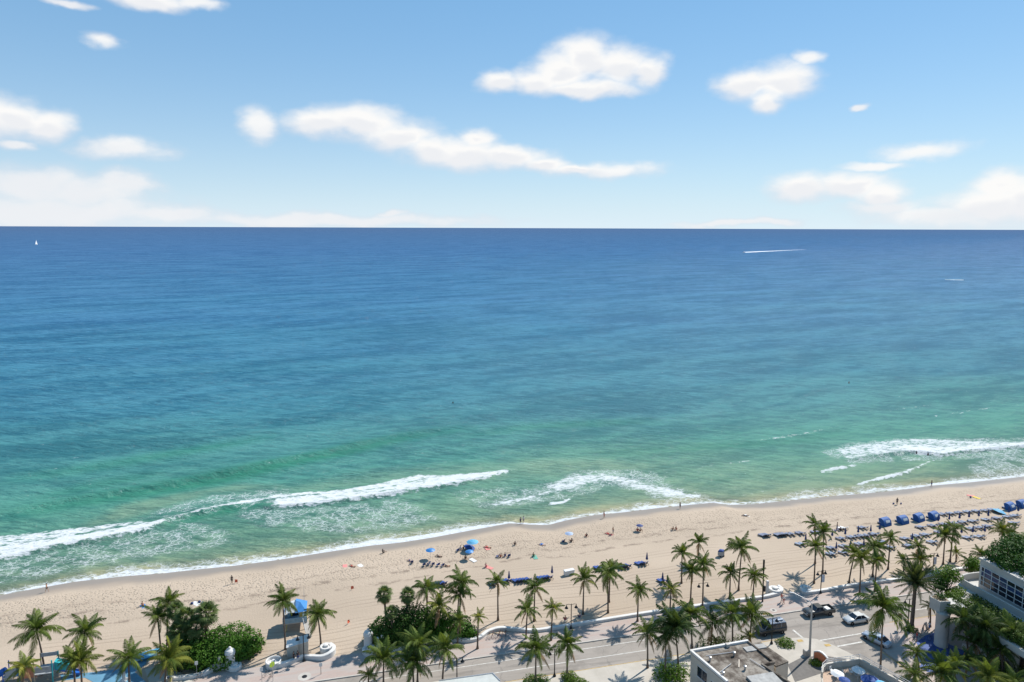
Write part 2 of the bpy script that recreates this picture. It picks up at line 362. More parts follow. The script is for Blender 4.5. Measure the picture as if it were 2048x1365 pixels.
def build_sea():
    rows = [-4.0]; dt = .55
    while rows[-1] < 60000:
        rows.append(rows[-1] + dt)
        if rows[-1] > 75: dt *= 1.043
    U = np.array(rows); V = np.linspace(-1, 1, 760)
    W = 310 * (1 + np.clip(U, 0, None) / 120); S = V[None, :] * W[:, None] + 20
    base = shore_t(S) * np.exp(-np.clip(U, 0, None) / 60)[:, None] + float(np.mean(SH_T)) * (1 - np.exp(-np.clip(U, 0, None) / 60))[:, None]
    T = base + U[:, None]
    off = T - shore_t(S)
    rng = np.random.default_rng(4)
    # swell
    Z = np.zeros_like(S)
    for lam, amp, ang in ((19, .14, 3), (13, .08, -9), (31, .16, 6), (8, .04, 14), (24, .10, -5)):
        a = R(ang); ph = rng.uniform(0, 6.28)
        Z += amp * np.sin(2 * np.pi * (T * math.cos(a) + S * math.sin(a)) / lam + ph + 1.5 * np.sin(S / 47 + ph) + .8 * np.sin(S / 19 + 2 * ph))
    Z *= smooth01(off, 4, 70) * (1 - smooth01(off, 260, 520))
    foam = np.zeros_like(S); lace = np.zeros_like(S); murk = np.zeros_like(S)
    near = off < 140
    def breaker(px, height, width, back, f0=1.0):
        """a wave along a line traced at its foot: steep shoreward face, gentle back"""
        d, sg, k = line_dist(S, T, px); x = d * sg
        env = np.sin(np.pi * np.clip(k, .001, .999)) ** .35 * (d < 25)
        prof = np.where(x < 0, smooth01(x, -.7 * width * .5, 0.6), np.exp(-np.clip(x, 0, None) / back))
        return height * prof * env
    Z += breaker([(-80,1140),(0,1122),(51,1111),(103,1100),(180,1086),(256,1072),(308,1058),(346,1041),(420,1022),(500,1010)], 1.25, 2, 4)
    Z += breaker([(500,1016),(543,1017),(613,1014),(682,1006),(785,991),(900,973),(980,956),(1028,941)], 1.25, 2, 4)
    Z += breaker([(1690,924),(1761,914),(1833,906),(1884,914),(1935,906),(2048,894),(2150,880)], 1.1, 2, 4)
    Z += breaker([(0,1030),(140,1000),(300,975),(420,955),(520,935),(620,912),(720,890),(820,868),(960,850)], 1.2, 6, 9)
    Z += breaker([(900,872),(1050,850),(1200,842),(1320,836)], .5, 6, 9)
    Z += breaker([(1715,972),(1770,958),(1820,946),(1872,920)], .5, 2, 4)
    Z += breaker([(1200,905),(1400,890),(1560,880),(1700,855)], .45, 5, 8)
    Z += breaker([(1640,945),(1690,936),(1725,929)], .4, 2, 4)
    mx = np.maximum
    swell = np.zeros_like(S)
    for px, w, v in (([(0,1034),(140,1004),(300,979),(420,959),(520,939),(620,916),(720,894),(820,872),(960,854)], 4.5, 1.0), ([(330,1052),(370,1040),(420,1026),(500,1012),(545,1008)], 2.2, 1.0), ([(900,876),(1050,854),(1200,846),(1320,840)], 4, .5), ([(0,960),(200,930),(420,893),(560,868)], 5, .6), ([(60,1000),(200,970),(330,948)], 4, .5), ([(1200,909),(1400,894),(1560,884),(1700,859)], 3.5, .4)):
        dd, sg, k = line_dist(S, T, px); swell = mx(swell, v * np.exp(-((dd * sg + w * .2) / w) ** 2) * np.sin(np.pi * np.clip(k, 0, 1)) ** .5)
    def solid(px, v=1.0, fe=1.0):
        nonlocal foam; foam = mx(foam, v * poly_mask(S, T, px, fe))
    def lac(px, v=1.0, fe=3.0):
        nonlocal lace; lace = mx(lace, v * poly_mask(S, T, px, fe))
    solid([(-80,1143),(0,1124),(51,1112),(103,1101),(180,1087),(256,1073),(308,1059),(348,1040),(300,1046),(200,1064),(100,1080),(0,1092),(-80,1105)], .84, .8)
    solid([(-80,1110),(0,1096),(100,1082),(200,1064),(300,1044),(250,1046),(192,1052),(103,1062),(0,1072),(-80,1085)], .74, 1.5)
    lac([(-80,1180),(0,1166),(100,1150),(250,1121),(360,1102),(470,1086),(462,1066),(380,1042),(340,1052),(256,1074),(103,1102),(0,1125),(-80,1145)], .75)
    lac([(285,1036),(330,1018),(420,993),(500,983),(575,980),(575,1010),(500,1012),(440,1022),(350,1042)], .85)
    solid([(330,1046),(420,1022),(500,1008),(560,996),(560,990),(480,1004),(400,1022)], .7, .7)
    solid([(543,1018),(613,1015),(682,1007),(785,992),(900,974),(980,957),(1030,941),(970,946),(900,951),(850,958),(785,974),(700,986),(610,992),(550,1000)], .80, .8)
    solid([(540,1000),(610,993),(700,987),(785,975),(850,958),(900,951),(836,949),(759,967),(682,981),(605,985),(543,992)], .80, 1.2)
    lac([(480,1012),(560,1019),(700,1010),(800,996),(850,1022),(875,1036),(800,1058),(680,1066),(560,1056),(490,1046)], .8)
    lac([(900,985),(960,975),(1040,975),(1000,1018),(930,1010)], .55)
    lac([(955,1014),(1000,990),(1060,976),(1110,965),(1150,945),(1210,938),(1260,945),(1240,962),(1180,985),(1130,995),(1060,1006),(1000,1016)], 1.0, 2.5)
    solid([(970,1012),(1010,1000),(1060,990),(1100,980),(1130,975),(1060,1000),(1010,1010)], .70, 2)
    solid([(1090,972),(1140,950),(1180,946),(1230,950),(1200,962),(1150,978),(1110,985)], .68, 2.5)
    solid([(1195,944),(1250,954),(1300,966),(1345,978),(1400,990),(1405,997),(1340,996),(1300,986),(1250,970),(1200,960)], .70, 2)
    lac([(1170,940),(1290,940),(1330,950),(1340,970),(1410,990),(1430,1000),(1330,1004),(1280,985),(1200,966)], .9, 2)
    solid([(1098,1005),(1120,1002),(1140,995),(1142,1000),(1125,1007),(1100,1009)], 1.0, .5)
    solid([(1665,897),(1740,886),(1812,878),(1874,878),(1935,882),(2048,886),(2150,880),(2150,890),(2048,896),(1935,907),(1884,916),(1860,912),(1833,905),(1761,913),(1697,921),(1680,910)], .62, 1.5)
    solid([(1860,912),(1884,916),(1935,907),(2048,896),(2150,886),(2150,880),(2048,887),(1935,890),(1880,896),(1812,890),(1760,900)], .80, 1.2)
    lac([(1640,905),(1700,885),(1812,876),(2150,876),(2150,910),(1900,920),(1700,928)], .8, 2)
    lac([(1940,930),(1990,910),(2150,900),(2150,950),(2048,952),(1960,960),(1940,945)], .9, 2)
    solid([(1712,973),(1770,959),(1820,947),(1872,920),(1860,922),(1815,941),(1765,954),(1715,967)], .72, .6)
    solid([(1640,947),(1690,938),(1725,930),(1690,932),(1640,941)], .62, .6)
    for q in ([(1490,886),(1560,878),(1640,864),(1700,849),(1640,860),(1560,873)], [(1750,826),(1830,812),(1900,806),(1830,816)], [(1850,834),(1930,822),(2010,812),(1930,826)], [(1400,934),(1480,926),(1540,915),(1480,922)], [(1560,962),(1640,950),(1690,940),(1640,946)], [(1180,1024),(1240,1014),(1300,1008),(1240,1011)], [(1440,1000),(1520,984),(1560,976),(1520,980)], [(1600,990),(1680,978),(1740,970),(1680,975)]): solid(q, .42, 1.5)  # thin foam lines painted in for sun sparkle on the crests
    # swash along the water line
    wv = 1.3 * np.sin(S / 9.) + .9 * np.sin(S / 3.7 + 1) + 1.0 * np.sin(S / 23. + 2)
    w = 1.7 + .55 * wv
    sw = (1 - smooth01(off, .5 * w, w + .9)) * (off > -.3)
    brk = .55 + .45 * np.clip(np.sin(S / 31 + 1) + .6 * np.sin(S / 11), -1, 1)
    foam = mx(foam, sw * (.50 + .45 * brk)); lace = mx(lace, .9 * (1 - smooth01(off, w, 2.0 * w + 1.5)) * (off > 0))
    murk = .8 * (1 - smooth01(off, 1.5, 7)) + .28 * poly_mask(S, T, [(150,1060),(250,1010),(360,985),(480,965),(560,972),(420,990),(300,1025),(230,1045)], 3) + .2 * poly_mask(S, T, [(450,990),(650,960),(760,940),(1000,920),(1200,920),(1300,935),(1150,950),(1000,960),(760,975),(560,990)], 5)
    murk += .12 * poly_mask(S, T, [(1000,900),(1300,880),(1450,890),(1500,940),(1300,950),(1050,935)], 8)
    X = S * ES.x + T * ET.x; Y = S * ES.y + T * ET.y
    Z = Z + .02
    o = grid_mesh('sea', X, Y, Z, water_material(), {'offshore': np.clip(off, 0, None), 'foam': foam, 'lace': lace, 'murk': np.clip(murk, 0, 1), 'swell': swell})
    struct(o)
build_sea()

# ------------------------------------------------------------------ the beach
def sand_material():
    m = bpy.data.materials.new('sand'); m.use_nodes = True; T = NT(m.node_tree); T.n.clear()
    p = coast_coords(T); d = attr(T, 'inland')
    wob = T.math('ADD', T.math('MULTIPLY', T.noise(T.vm('MULTIPLY', p, (.35, 1, 1)), .12, 4, .6), 7.0), -3.5)
    dd = T.math('ADD', d, wob)
    big = T.noise(T.vm('MULTIPLY', p, (.4, 1, 1)), .07, 5, .6)
    col = T.ramp(big, [(.3, (.345, .276, .208)), (.7, (.428, .345, .264))])
    fine = T.noise(p, 2.6, 5, .7)
    col = T.mix(T.mr(fine, .35, .65, 0, .2), col, (.335, .262, .195, 1))
    # trodden belt above the swash: dense footprints, strand lines of weed
    belt = T.math('MULTIPLY', T.mr(dd, 4.5, 7), T.mr(dd, 14, 21, 1, 0))
    vor = T.add('ShaderNodeTexVoronoi'); T.inp(vor, 'Vector', T.vm('ADD', T.vm('MULTIPLY', p, (.8, 1, 1)), T.vm('MULTIPLY', T.noise(p, 1.3, 2, .5, out=1), (.6, .6, 0)))); vor.inputs['Scale'].default_value = 2.3; vor.inputs['Randomness'].default_value = 1
    dim = T.mr(vor.outputs[0], .05, .5)
    dry = T.mr(dd, 5, 8)
    prints = T.math('MULTIPLY', T.math('SUBTRACT', 1.0, dim), T.math('ADD', T.math('MULTIPLY', belt, .85), .05))
    col = T.mix(T.math('MULTIPLY', T.math('MULTIPLY', T.math('MULTIPLY', prints, dry), T.mr(T.noise(T.vm('MULTIPLY', p, (.3, 1, 1)), .5, 4, .6),   .3, .65)), .44), col, (.235, .18, .13, 1))  # shade in the footprint hollows painted into the sand colour
    wn = T.noise(T.vm('MULTIPLY', p, (.5, 1, 1)), .8, 5, .75)
    def strand(c, w):
        x = T.math('ABSOLUTE', T.math('SUBTRACT', T.math('ADD', d, T.math('MULTIPLY', T.math('SUBTRACT', T.noise(T.vm('MULTIPLY', p, (.16, 0, 0)), .5, 3, .5), .5), 6.)), c))
        return T.math('MULTIPLY', T.mr(x, 0, w, 1, 0), T.mr(wn, .47, .60))
    weed = T.math('MAXIMUM', T.math('MAXIMUM', strand(16.0, 1.3), strand(19.5, .9)), T.math('MULTIPLY', strand(12.5, 1.1), .6))
    col = T.mix(T.math('MULTIPLY', weed, .62), col, (.12, .088, .065, 1))
    # raked and driven upper beach: long faint tracks
    wvx = T.add('ShaderNodeTexWave', wave_type='BANDS', bands_direction='Y'); T.inp(wvx, 'Vector', T.vm('ADD', p, T.vm('MULTIPLY', T.noise(T.vm('MULTIPLY', p, (.05, .05, 0)), 1.0, 2, .5, out=1), (0, 5, 0)))); wvx.inputs['Scale'].default_value = .30; wvx.inputs['Distortion'].default_value = 1.5; wvx.inputs['Detail'].default_value = 2; wvx.inputs['Detail Scale'].default_value = .4
    rake = T.math('MULTIPLY', T.mr(d, 21, 27), T.mr(T.noise(T.vm('MULTIPLY', p, (.03, .2, 0)), 1.0, 2, .5), .42, .55))
    trk = T.math('MULTIPLY', T.math('POWER', wvx.outputs[1], 5.0), rake)
    col = T.mix(T.math('MULTIPLY', trk, .6), col, (.27, .21, .158, 1))
    # wet sand
    wet = T.mr(T.math('ADD', d, T.math('MULTIPLY', T.math('SUBTRACT', T.noise(T.vm('MULTIPLY', p, (.12, .12, 0)), 1.0, 3, .5), .5), 5.)), 2.0, 6.5, 1, 0)
    col = T.mix(wet, col, (.225, .185, .150, 1))
    h = T.math('ADD', T.math('MULTIPLY', fine, .5), T.math('MULTIPLY', dim, T.math('ADD', T.math('MULTIPLY', belt, .85), .06)))
    h = T.math('ADD', h, T.math('MULTIPLY', trk, -.4))
    h = T.math('MULTIPLY', h, T.math('SUBTRACT', 1.0, wet))
    b = T.add('ShaderNodeBsdfPrincipled'); T.inp(b, 'Base Color', col); T.inp(b, 'Roughness', T.math('MULTIPLY_ADD', wet, -.58, .9)); b.inputs['Specular IOR Level'].default_value = .25
    T.inp(b, 'Normal', T.bump(h, 1.0, .13))
    o = T.add('ShaderNodeOutputMaterial'); T.l.new(b.outputs[0], o.inputs[0]); return m
M['sand'] = sand_material()
def build_beach():
    s = np.arange(-330, 480, 1.5); D = np.concatenate([np.arange(-30, 0, 3), np.arange(0, 20.5, .7)])
    S, DD = np.meshgrid(s, D); T = shore_t(S) - DD
    k = np.linspace(0, 1, 13)[1:, None]; T2 = T[-1:] * (1 - k) + 105.3 * k
    T = np.vstack([T, T2]); S = np.vstack([S, np.repeat(S[:1], 12, 0)])
    DD = shore_t(S) - T
    Z = sand_z(DD) + .05 * np.sin(S / 7 + 2 * np.sin(T / 5)) * smooth01(DD, 6, 14) * (1 - smooth01(DD, 17, 22))
    X = S * ES.x + T * ET.x; Y = S * ES.y + T * ET.y
    o = grid_mesh('beach', X[::-1], Y[::-1], Z[::-1], M['sand'], {'inland': DD[::-1]}); struct(o)
build_beach()
# ------------------------------------------------------------------ promenade, road, pavements (coast frame: s along, t out to sea)
def P(s, t, z=LZ): return Vector((*xy(s, t), z))
def px_st(x, y, z=LZ): return st(at(x, y, z))
def surf_mat(name, build):
    m = bpy.data.materials.new(name); m.use_nodes = True; T = NT(m.node_tree); T.n.clear()
    b = T.add('ShaderNodeBsdfPrincipled'); b.inputs['Roughness'].default_value = .88; b.inputs['Specular IOR Level'].default_value = .25
    build(T, b, coast_coords(T)); o = T.add('ShaderNodeOutputMaterial'); T.l.new(b.outputs[0], o.inputs[0]); return m
def _asphalt(T, b, p):
    n = T.noise(T.vm('MULTIPLY', p, (.12, 1, 1)), .6, 5, .6); g = T.noise(p, 14, 3, .7)
    c = T.ramp(n, [(.3, (.245, .216, .187)), (.7, (.31, .275, .24))]); c = T.mix(T.mr(g, .4, .7, 0, .25), c, (.155, .14, .125, 1))
    cr = T.add('ShaderNodeTexVoronoi', feature='DISTANCE_TO_EDGE'); T.inp(cr, 'Vector', T.vm('ADD', p, T.vm('MULTIPLY', T.noise(p, 1., 3, .6, out=1), (1.2, 1.2, 0)))); cr.inputs['Scale'].default_value = .22
    pt = T.noise(p, .16, 5, .65); c = T.mix(T.mr(pt, .5, .62, 0, .5), c, (.185, .165, .143, 1)); oil = T.noise(T.vm('MULTIPLY', p, (.10, 1, 1)), 1.1, 4, .6); c = T.mix(T.mr(oil, .52, .68, 0, .55), c, (.165, .147, .128, 1))
    c = T.mix(T.mr(cr.outputs[0], 0, .012, .5, 0), c, (.12, .11, .10, 1))
    T.inp(b, 'Base Color', c); T.inp(b, 'Normal', T.bump(g, .4, .01))
M['asphalt'] = surf_mat('old_asphalt', _asphalt)
def _pavers(T, b, p):
    br = T.add('ShaderNodeTexBrick'); T.inp(br, 'Vector', p); br.inputs['Scale'].default_value = 2.2; br.inputs['Color1'].default_value = (.38, .28, .24, 1); br.inputs['Color2'].default_value = (.33, .265, .235, 1); br.inputs['Mortar'].default_value = (.36, .30, .26, 1); br.inputs['Mortar Size'].default_value = .02
    st_ = T.noise(T.vm('MULTIPLY', p, (.12, 1.3, 0)), 1.0, 2, .5)
    c = T.mix(T.mr(st_, .42, .56, 0, .75), br.outputs[0], (.35, .31, .28, 1))
    n = T.noise(p, .35, 5, .6); c = T.mix(T.mr(n, .35, .7, 0, .35), c, (.40, .35, .31, 1))
    T.inp(b, 'Base Color', c); T.inp(b, 'Normal', T.bump(br.outputs[1], .3, -.01))
M['pavers'] = surf_mat('pink_pavers', _pavers)
def _walk(T, b, p):
    n = T.noise(p, .5, 5, .6); c = T.ramp(n, [(.3, (.37, .335, .285)), (.7, (.45, .41, .355))])
    br = T.add('ShaderNodeTexBrick', offset=0.0); T.inp(br, 'Vector', p); br.inputs['Scale'].default_value = .5; br.inputs['Brick Width'].default_value = 1.0; br.inputs['Row Height'].default_value = 1.0; br.inputs['Mortar Size'].default_value = .008
    c = T.mix(T.math('MULTIPLY', br.outputs[1], .5), c, (.30, .27, .23, 1)); st2 = T.noise(p, 3.5, 4, .7); c = T.mix(T.mr(st2, .55, .75, 0, .25), c, (.36, .32, .27, 1))
    T.inp(b, 'Base Color', c)
M['walk'] = surf_mat('concrete_pavement', _walk)
M['line_white'] = mat('white_road_paint', (.48, .46, .42), .85, .28, 2.5)
M['line_yellow'] = mat('yellow_road_paint', (.40, .27, .09), .85, .3, 2.5)
M['blue_floor'] = mat('blue_painted_floor', (.02, .06, .21), .7, .2, .8)
M['soil'] = mat('soil', (.20, .155, .105), .95, .25, 1.5)
RZ_ = LZ - .11
def sheet(name, pts, z, m, depth=.25):
    b = MB(); b.prism([tuple(P(*q))[:2] for q in pts], z - depth, z); return struct(b.build(name, m))
sheet('ground', [(-500, -260), (600, -260), (600, 104.8), (-500, 104.8)], LZ - .42, M['walk'], 1.0)
sheet('road', [(-400, 93.0), (-400, 100.5), (500, 100.5), (500, 93.0), (96, 93.0), (89, 91.5), (86, 89.5), (84.6, 85), (84.4, 40), (78.5, 40), (77.5, 80), (75, 89), (72, 93.0)], RZ_, M['asphalt'])
sheet('promenade', [(-400, 100.75), (500, 100.75), (500, 106.1), (-400, 106.1)], LZ + .025, M['pavers'], .4)
sheet('kerb', [(-400, 100.5), (500, 100.5), (500, 100.75), (-400, 100.75)], LZ + .03, M['concrete'], .4)
sheet('pavement', [(-400, 40), (80.3, 40), (79.8, 80), (79.3, 83), (78.3, 87), (76.8, 90.3), (75.2, 92.4), (73, 93.4), (70.5, 93.7), (-400, 93.7)], LZ + .02, M['walk'], .4)
sheet('plaza_pavement', [(84.1, 40), (84.0, 83), (83.7, 86.5), (84.6, 90), (87, 92.8), (90, 93.6), (500, 93.7), (500, 40)], LZ + .021, M['pavers'], .4)
bl = [px_st(*q) for q in ((1832,1286),(1850,1272),(1868,1266),(1900,1290),(1935,1305),(1945,1330),(1900,1345),(1855,1345),(1838,1335),(1852,1315))]
sheet('blue_plaza_floor', bl, LZ + .03, M['blue_floor'], .1)
def strip(name, m, pts, w, z=RZ_ + .006):
    b = MB()
    for a, c in zip(pts[:-1], pts[1:]):
        a, c = Vector(a), Vector(c); d = (c - a).normalized(); n = Vector((-d.y, d.x)) * w / 2
        b.quad(P(*(a - n), z), P(*(c - n), z), P(*(c + n), z), P(*(a + n), z))
    o = b.build(name, m)
    if o.data.polygons[0].normal.z < 0: o.data.flip_normals()
    return struct(o)
strip('bike_lane_line', M['line_white'], [(-60, 99.0), (47, 99.0)], .14)
strip('lane_line', M['line_white'], [(-60, 96.5), (46, 96.35)], .16)
strip('lane_line', M['line_white'], [(92, 96.15), (200, 96.1)], .16)
strip('lane_line', M['line_white'], [(74.6, 92.1), (87, 92.25)], .22)
strip('edge_line', M['line_yellow'], [(-60, 93.95), (70, 93.95)], .12)
strip('edge_line', M['line_yellow'], [(91, 93.9), (200, 93.9)], .12)
strip('stop_line', M['line_white'], [px_st(1675, 1292), px_st(1724, 1283)], .3)
strip('crosswalk_line', M['line_white'], [px_st(1550, 1235), px_st(1562, 1244)], .35)
strip('crosswalk_line', M['line_white'], [px_st(1586, 1259), px_st(1607, 1276)], .35)
strip('centre_line', M['line_yellow'], [(83.4, 87), (83.7, 82), (83.9, 60)], .16)
for q in ((1600, 1282), (1655, 1291), (1530, 1228), (1705, 1203)):
    s, t = px_st(*q); strip('tactile_pad', M['line_yellow'], [(s - .5, t), (s + .5, t - .05)], .6, LZ + .037)
for q, r in (((609, 1354), 1.0), ((1547, 1221), .6)):
    p = at(*q); o = thing('manhole_cover', 'round concrete ring with dark drain cover in the promenade ' + ('before the spiral wall' if q[0] < 800 else 'beside the kerb ramp'), 'manhole', p)
    MB().lathe([(r, 0), (r, .035), (r * .42, .037)], n=24).build('ring', M['concrete'], o)
    MB().lathe([(r * .4, .03), (r * .4, .043)], n=20).build('lid', M['black_metal'], o)

# ------------------------------------------------------------------ white wave wall along the promenade
def catmull(pts, n=6):
    P_ = [Vector(p) for p in pts]; out = []
    for i in range(len(P_) - 1):
        a, b, c, d = P_[max(i - 1, 0)], P_[i], P_[i + 1], P_[min(i + 2, len(P_) - 1)]
        for k in range(n):
            u = k / n; out.append(.5 * ((2 * b) + (c - a) * u + (2 * a - 5 * b + 4 * c - d) * u * u + (3 * b - a - 3 * c + d) * u ** 3))
    out.append(P_[-1]); return out
def wall_sweep(mb, pts, width, z0=LZ - .1):
    """pts: (x, y, height) world points"""
    Q = catmull(pts); prof = lambda h, w: [(-w/2, 0), (-w/2, h - .06), (-w/2 + .06, h), (w/2 - .06, h), (w/2, h - .06), (w/2, 0)]
    vs = []; fs = []; n = 6
    for i, q in enumerate(Q):
        d = Q[min(i + 1, len(Q) - 1)] - Q[max(i - 1, 0)]; d.z = 0; d.normalize(); nr = Vector((-d.y, d.x, 0))
        for a, h in prof(q.z + .1, width): vs.append((q.x + nr.x * a, q.y + nr.y * a, z0 + h))
    for i in range(len(Q) - 1):
        for k in range(n):
            j = (k + 1) % n; fs.append((i * n + k, i * n + n + k, i * n + n + j, i * n + j))
    fs += [tuple(range(n)), tuple(range((len(Q) - 1) * n + n - 1, (len(Q) - 1) * n - 1, -1))]
    mb.add(vs, fs)
def wp(x, y, h): p = at(x, y); return (p.x, p.y, h)
def spiral_pts(cx, cy, r0, r1, a0, turns, h0, h1, n=14):
    c = at(cx, cy); return [(c.x + (r0 + (r1 - r0) * k / n) * math.cos(a0 + turns * 2 * math.pi * k / n), c.y + (r0 + (r1 - r0) * k / n) * math.sin(a0 + turns * 2 * math.pi * k / n), h0 + (h1 - h0) * k / n) for k in range(n + 1)]
def wave_wall(label, pts, extras=()):
    p0 = pts[len(pts) // 2]; o = thing('wave_wall', label, 'wall', (p0[0], p0[1], LZ), group='white wave walls along the beach promenade')
    b = MB(); wall_sweep(b, pts, .62); b.build('wall_body', M['stucco'], o, world=True)
    for nm, mb in extras: mb.build(nm, M['stucco'], o, smooth=False, world=True)
    return o
def wave_column(x, y, h=3.2, r=.75):
    c = at(x, y); b = MB()
    b.lathe([(r * 1.05, 0), (r, .2), (r * .92, h * .55), (r * .98, h * .66), (r * 1.06, h * .70), (r * 1.06, h * .76), (r * .95, h * .80), (r * .98, h * .84), (r * .8, h * .90), (r * .35, h * .96), (r * .28, h * 1.02), (r * .1, h * 1.06)], (c.x, c.y, LZ), 28)
    return b
def scroll(x, y, r, h):
    b = MB(); c = at(x, y)
    b.lathe([(r, 0), (r, h), (r * .92, h + .05), (r * .66, h + .02), (r * .62, h - .12), (r * .45, h - .1), (r * .42, h + .28), (r * .2, h + .34), (r * .01, h + .34)], (c.x, c.y, LZ), 30)
    return b
wave_wall('white wave wall left of the beach entrance, ending in a capped column', [wp(330, 1362, .5), wp(375, 1357, .5), wp(405, 1352, .6), (*wp(430, 1340, 1)[:2], .95), wp(450, 1338, .9), wp(468, 1342, .7), wp(478, 1336, .6)], [('column', wave_column(461, 1334)), ('scroll_end', scroll(470, 1337, 1.0, .55))])
wave_wall('white wave wall between the two columns, with basin and spiral ends', [wp(546, 1336, .9), wp(565, 1334, .75), wp(585, 1326, .6), wp(605, 1318, .6), wp(625, 1318, .62), wp(645, 1320, .8), wp(662, 1314, 1.0), wp(668, 1305, 1.05), wp(660, 1298, 1.05)],
          [('basin', MB().lathe([(1.15, 0), (1.2, .95), (1.1, 1.0), (1.0, .92), (.95, .5), (.3, .45), (.28, .95), (.1, 1.0)], tuple(at(547, 1332)), 26)), ('spiral_end', scroll(652, 1305, .95, 1.1))])
wave_wall('long curving white wave wall in the middle of the promenade', [wp(741, 1304, .7), wp(765, 1304, .55), wp(800, 1299, .55), wp(840, 1290, .55), wp(868, 1282, .55), wp(892, 1279, .55), wp(915, 1283, .55), wp(940, 1284, .55), wp(960, 1278, .55), wp(976, 1267, .55), wp(1000, 1260, .55), wp(1035, 1262, .52), wp(1070, 1264, .5), wp(1120, 1257, .5), wp(1200, 1244, .5), wp(1300, 1228, .5), wp(1400, 1214, .5), wp(1480, 1203, .5), wp(1530, 1196, .5), wp(1558, 1189, .6), wp(1563, 1183, .7), wp(1556, 1178, .8)],
          [('column', wave_column(737, 1296)), ('scroll_base', scroll(742, 1304, 1.4, .6)), ('spiral_end', scroll(1550, 1185, 1.15, .75))])
wave_wall('straight white wave wall on the right, beyond the beach entrance', [wp(1612, 1181, .75), wp(1606, 1185, .7), wp(1612, 1189, .6), wp(1650, 1183, .5), wp(1700, 1174, .5), wp(1790, 1162, .5), wp(1870, 1149, .5), wp(1960, 1134, .5), wp(2048, 1121, .5)],
          [('spiral_end', scroll(1611, 1182, 1.05, .7))])
for x, y, h, lab in ((440, 1340, 2.2, 'left of the beach entrance'), (756, 1302, 2.3, 'beside the capped column at the green thicket'), (1534, 1188, 2.6, 'next to the dark tall pole')):
    p = at(x, y); o = MB().box((0, 0, h / 2), (.42, .42, h), bev=.04).build('shower_post', M['stucco']); o.location = p; tag(o, 'short white square post ' + lab, 'post')

# ------------------------------------------------------------------ lamps, poles, signs
def lamp_proto():
    o = thing('street_lamp', '', 'street lamp', group='black double-arm street lamps')
    MB().lathe([(.26, 0), (.24, .12), (.16, .35), (.10, .55), (.085, .7), (.075, 4.3), (.05, 4.5), (.02, 4.62)], n=12).build('post', M['black_metal'], o)
    MB().tube([(-.95, 0, 4.42), (-.5, 0, 4.5), (0, 0, 4.36), (.5, 0, 4.5), (.95, 0, 4.42)], .04, 6).build('arm', M['black_metal'], o)
    for sx in (-1, 1):
        sh = MB().lathe([(.04, 4.40), (.07, 4.22), (.12, 4.12), (.30, 3.84), (.33, 3.80), (.30, 3.80), (.1, 4.0)], (sx * .85, 0, 0), 14).build('lamp_shade', M['black_metal'], o)
        MB().sphere((sx * .85, 0, 3.86), .12, 8, 5).build('bulb', M['white'], sh)
    return o
lamp0 = lamp_proto()
LAMPS = [((608,1323), 'standing before the white wave wall at the beach entrance'), ((1142,1258), 'at the straight white wall beside two seated people'), ((1109,1353), 'on the near pavement between two palms'), ((914,1372), 'low in the frame beside the pale flat canopy'), ((1405,1213), 'half hidden by palms behind the middle wall'), ((1641,1187), 'with a hanging banner by the right wall end'), ((1543,1288), 'beside the dark van near the round clipped shrub'), ((1865,1150), 'with a banner under the far right palms'), ((1816,1247), 'beside the thick date palm')]
for i, (q, lab) in enumerate(LAMPS):
    o = lamp0 if i == 0 else copy_tree(lamp0)
    o.matrix_basis = Matrix.Translation(at(*q)) @ Matrix.Rotation(CA + R(random.Random(i).uniform(-8, 8)), 4, 'Z'); o['label'] = 'black double-arm street lamp ' + lab
M['banner'] = mat('pale_banner_cloth', (.55, .57, .62), .7, .2, 3)
for q, lab in (((1641, 1187), 'by the right wall end'), ((1865, 1150), 'under the far right palms')):
    p = at(*q); b = MB().box((.42, 0, 2.9), (.62, .03, 1.5)); o = b.build('banner', M['banner']); o.matrix_basis = Matrix.Translation(p) @ Matrix.Rotation(CA, 4, 'Z'); tag(o, 'pale hanging banner on the street lamp ' + lab, 'banner')
def pole_thing(name, label, cat, base, top, r0, r1, m):
    p = at(*base); q = at_depth(*top, p.y); o = thing(name, label, cat, p)
    MB().tube([(0, 0, 0), (0, 0, .3), (q.x - p.x, 0, q.z - p.z)], [r0 * 1.15, r0, r1], 12).build('post', m, o); return o, q - p
o, tp = pole_thing('street_light', 'tall grey concrete street light with arm at the crossing corner', 'street light', (1619, 1312), (1624, 1207), .19, .11, M['concrete'])
MB().tube([tp, tp + Vector((-.9, .5, .5)), tp + Vector((-2.4, 1.2, 1.0))], .05, 6).build('arm', M['steel'], o)
MB().box(tp + Vector((-2.7, 1.3, 1.02)), (.8, .3, .16), 2.7, .05).build('lamp_head', M['steel'], o)
MB().box((-.5, .1, .5), (.9, .7, 1.0), .3, .06).build('control_cabinet', M['concrete'], o)
o, tp = pole_thing('utility_pole', 'dark slim tall pole rising behind the white wall near a palm', 'pole', (1525, 1204), (1528, 1122), .14, .11, M['black_metal'])
MB().box(tp + Vector((0, 0, -.9)), (.3, .26, 2.2), 0, .04).build('antenna_box', M['black_metal'], o)
MB().box((.22, -.1, 2.6), (.35, .3, 1.1), 0, .04).build('meter_box', M['black_metal'], o)
def octagon(mb, c, r, th, rz):
    pts = [(c[0] + math.cos(rz) * r * math.cos(R(22.5 + 45 * k)), c[1] + math.sin(rz) * r * math.cos(R(22.5 + 45 * k)), c[2] + r * math.sin(R(22.5 + 45 * k))) for k in range(8)]
    n = Vector((-math.sin(rz), math.cos(rz), 0)) * th
    mb.add(pts + [tuple(Vector(q) + n) for q in pts], [tuple(range(8)), tuple(range(15, 7, -1))] + [(k, k + 8, (k + 1) % 8 + 8, (k + 1) % 8) for k in range(8)])
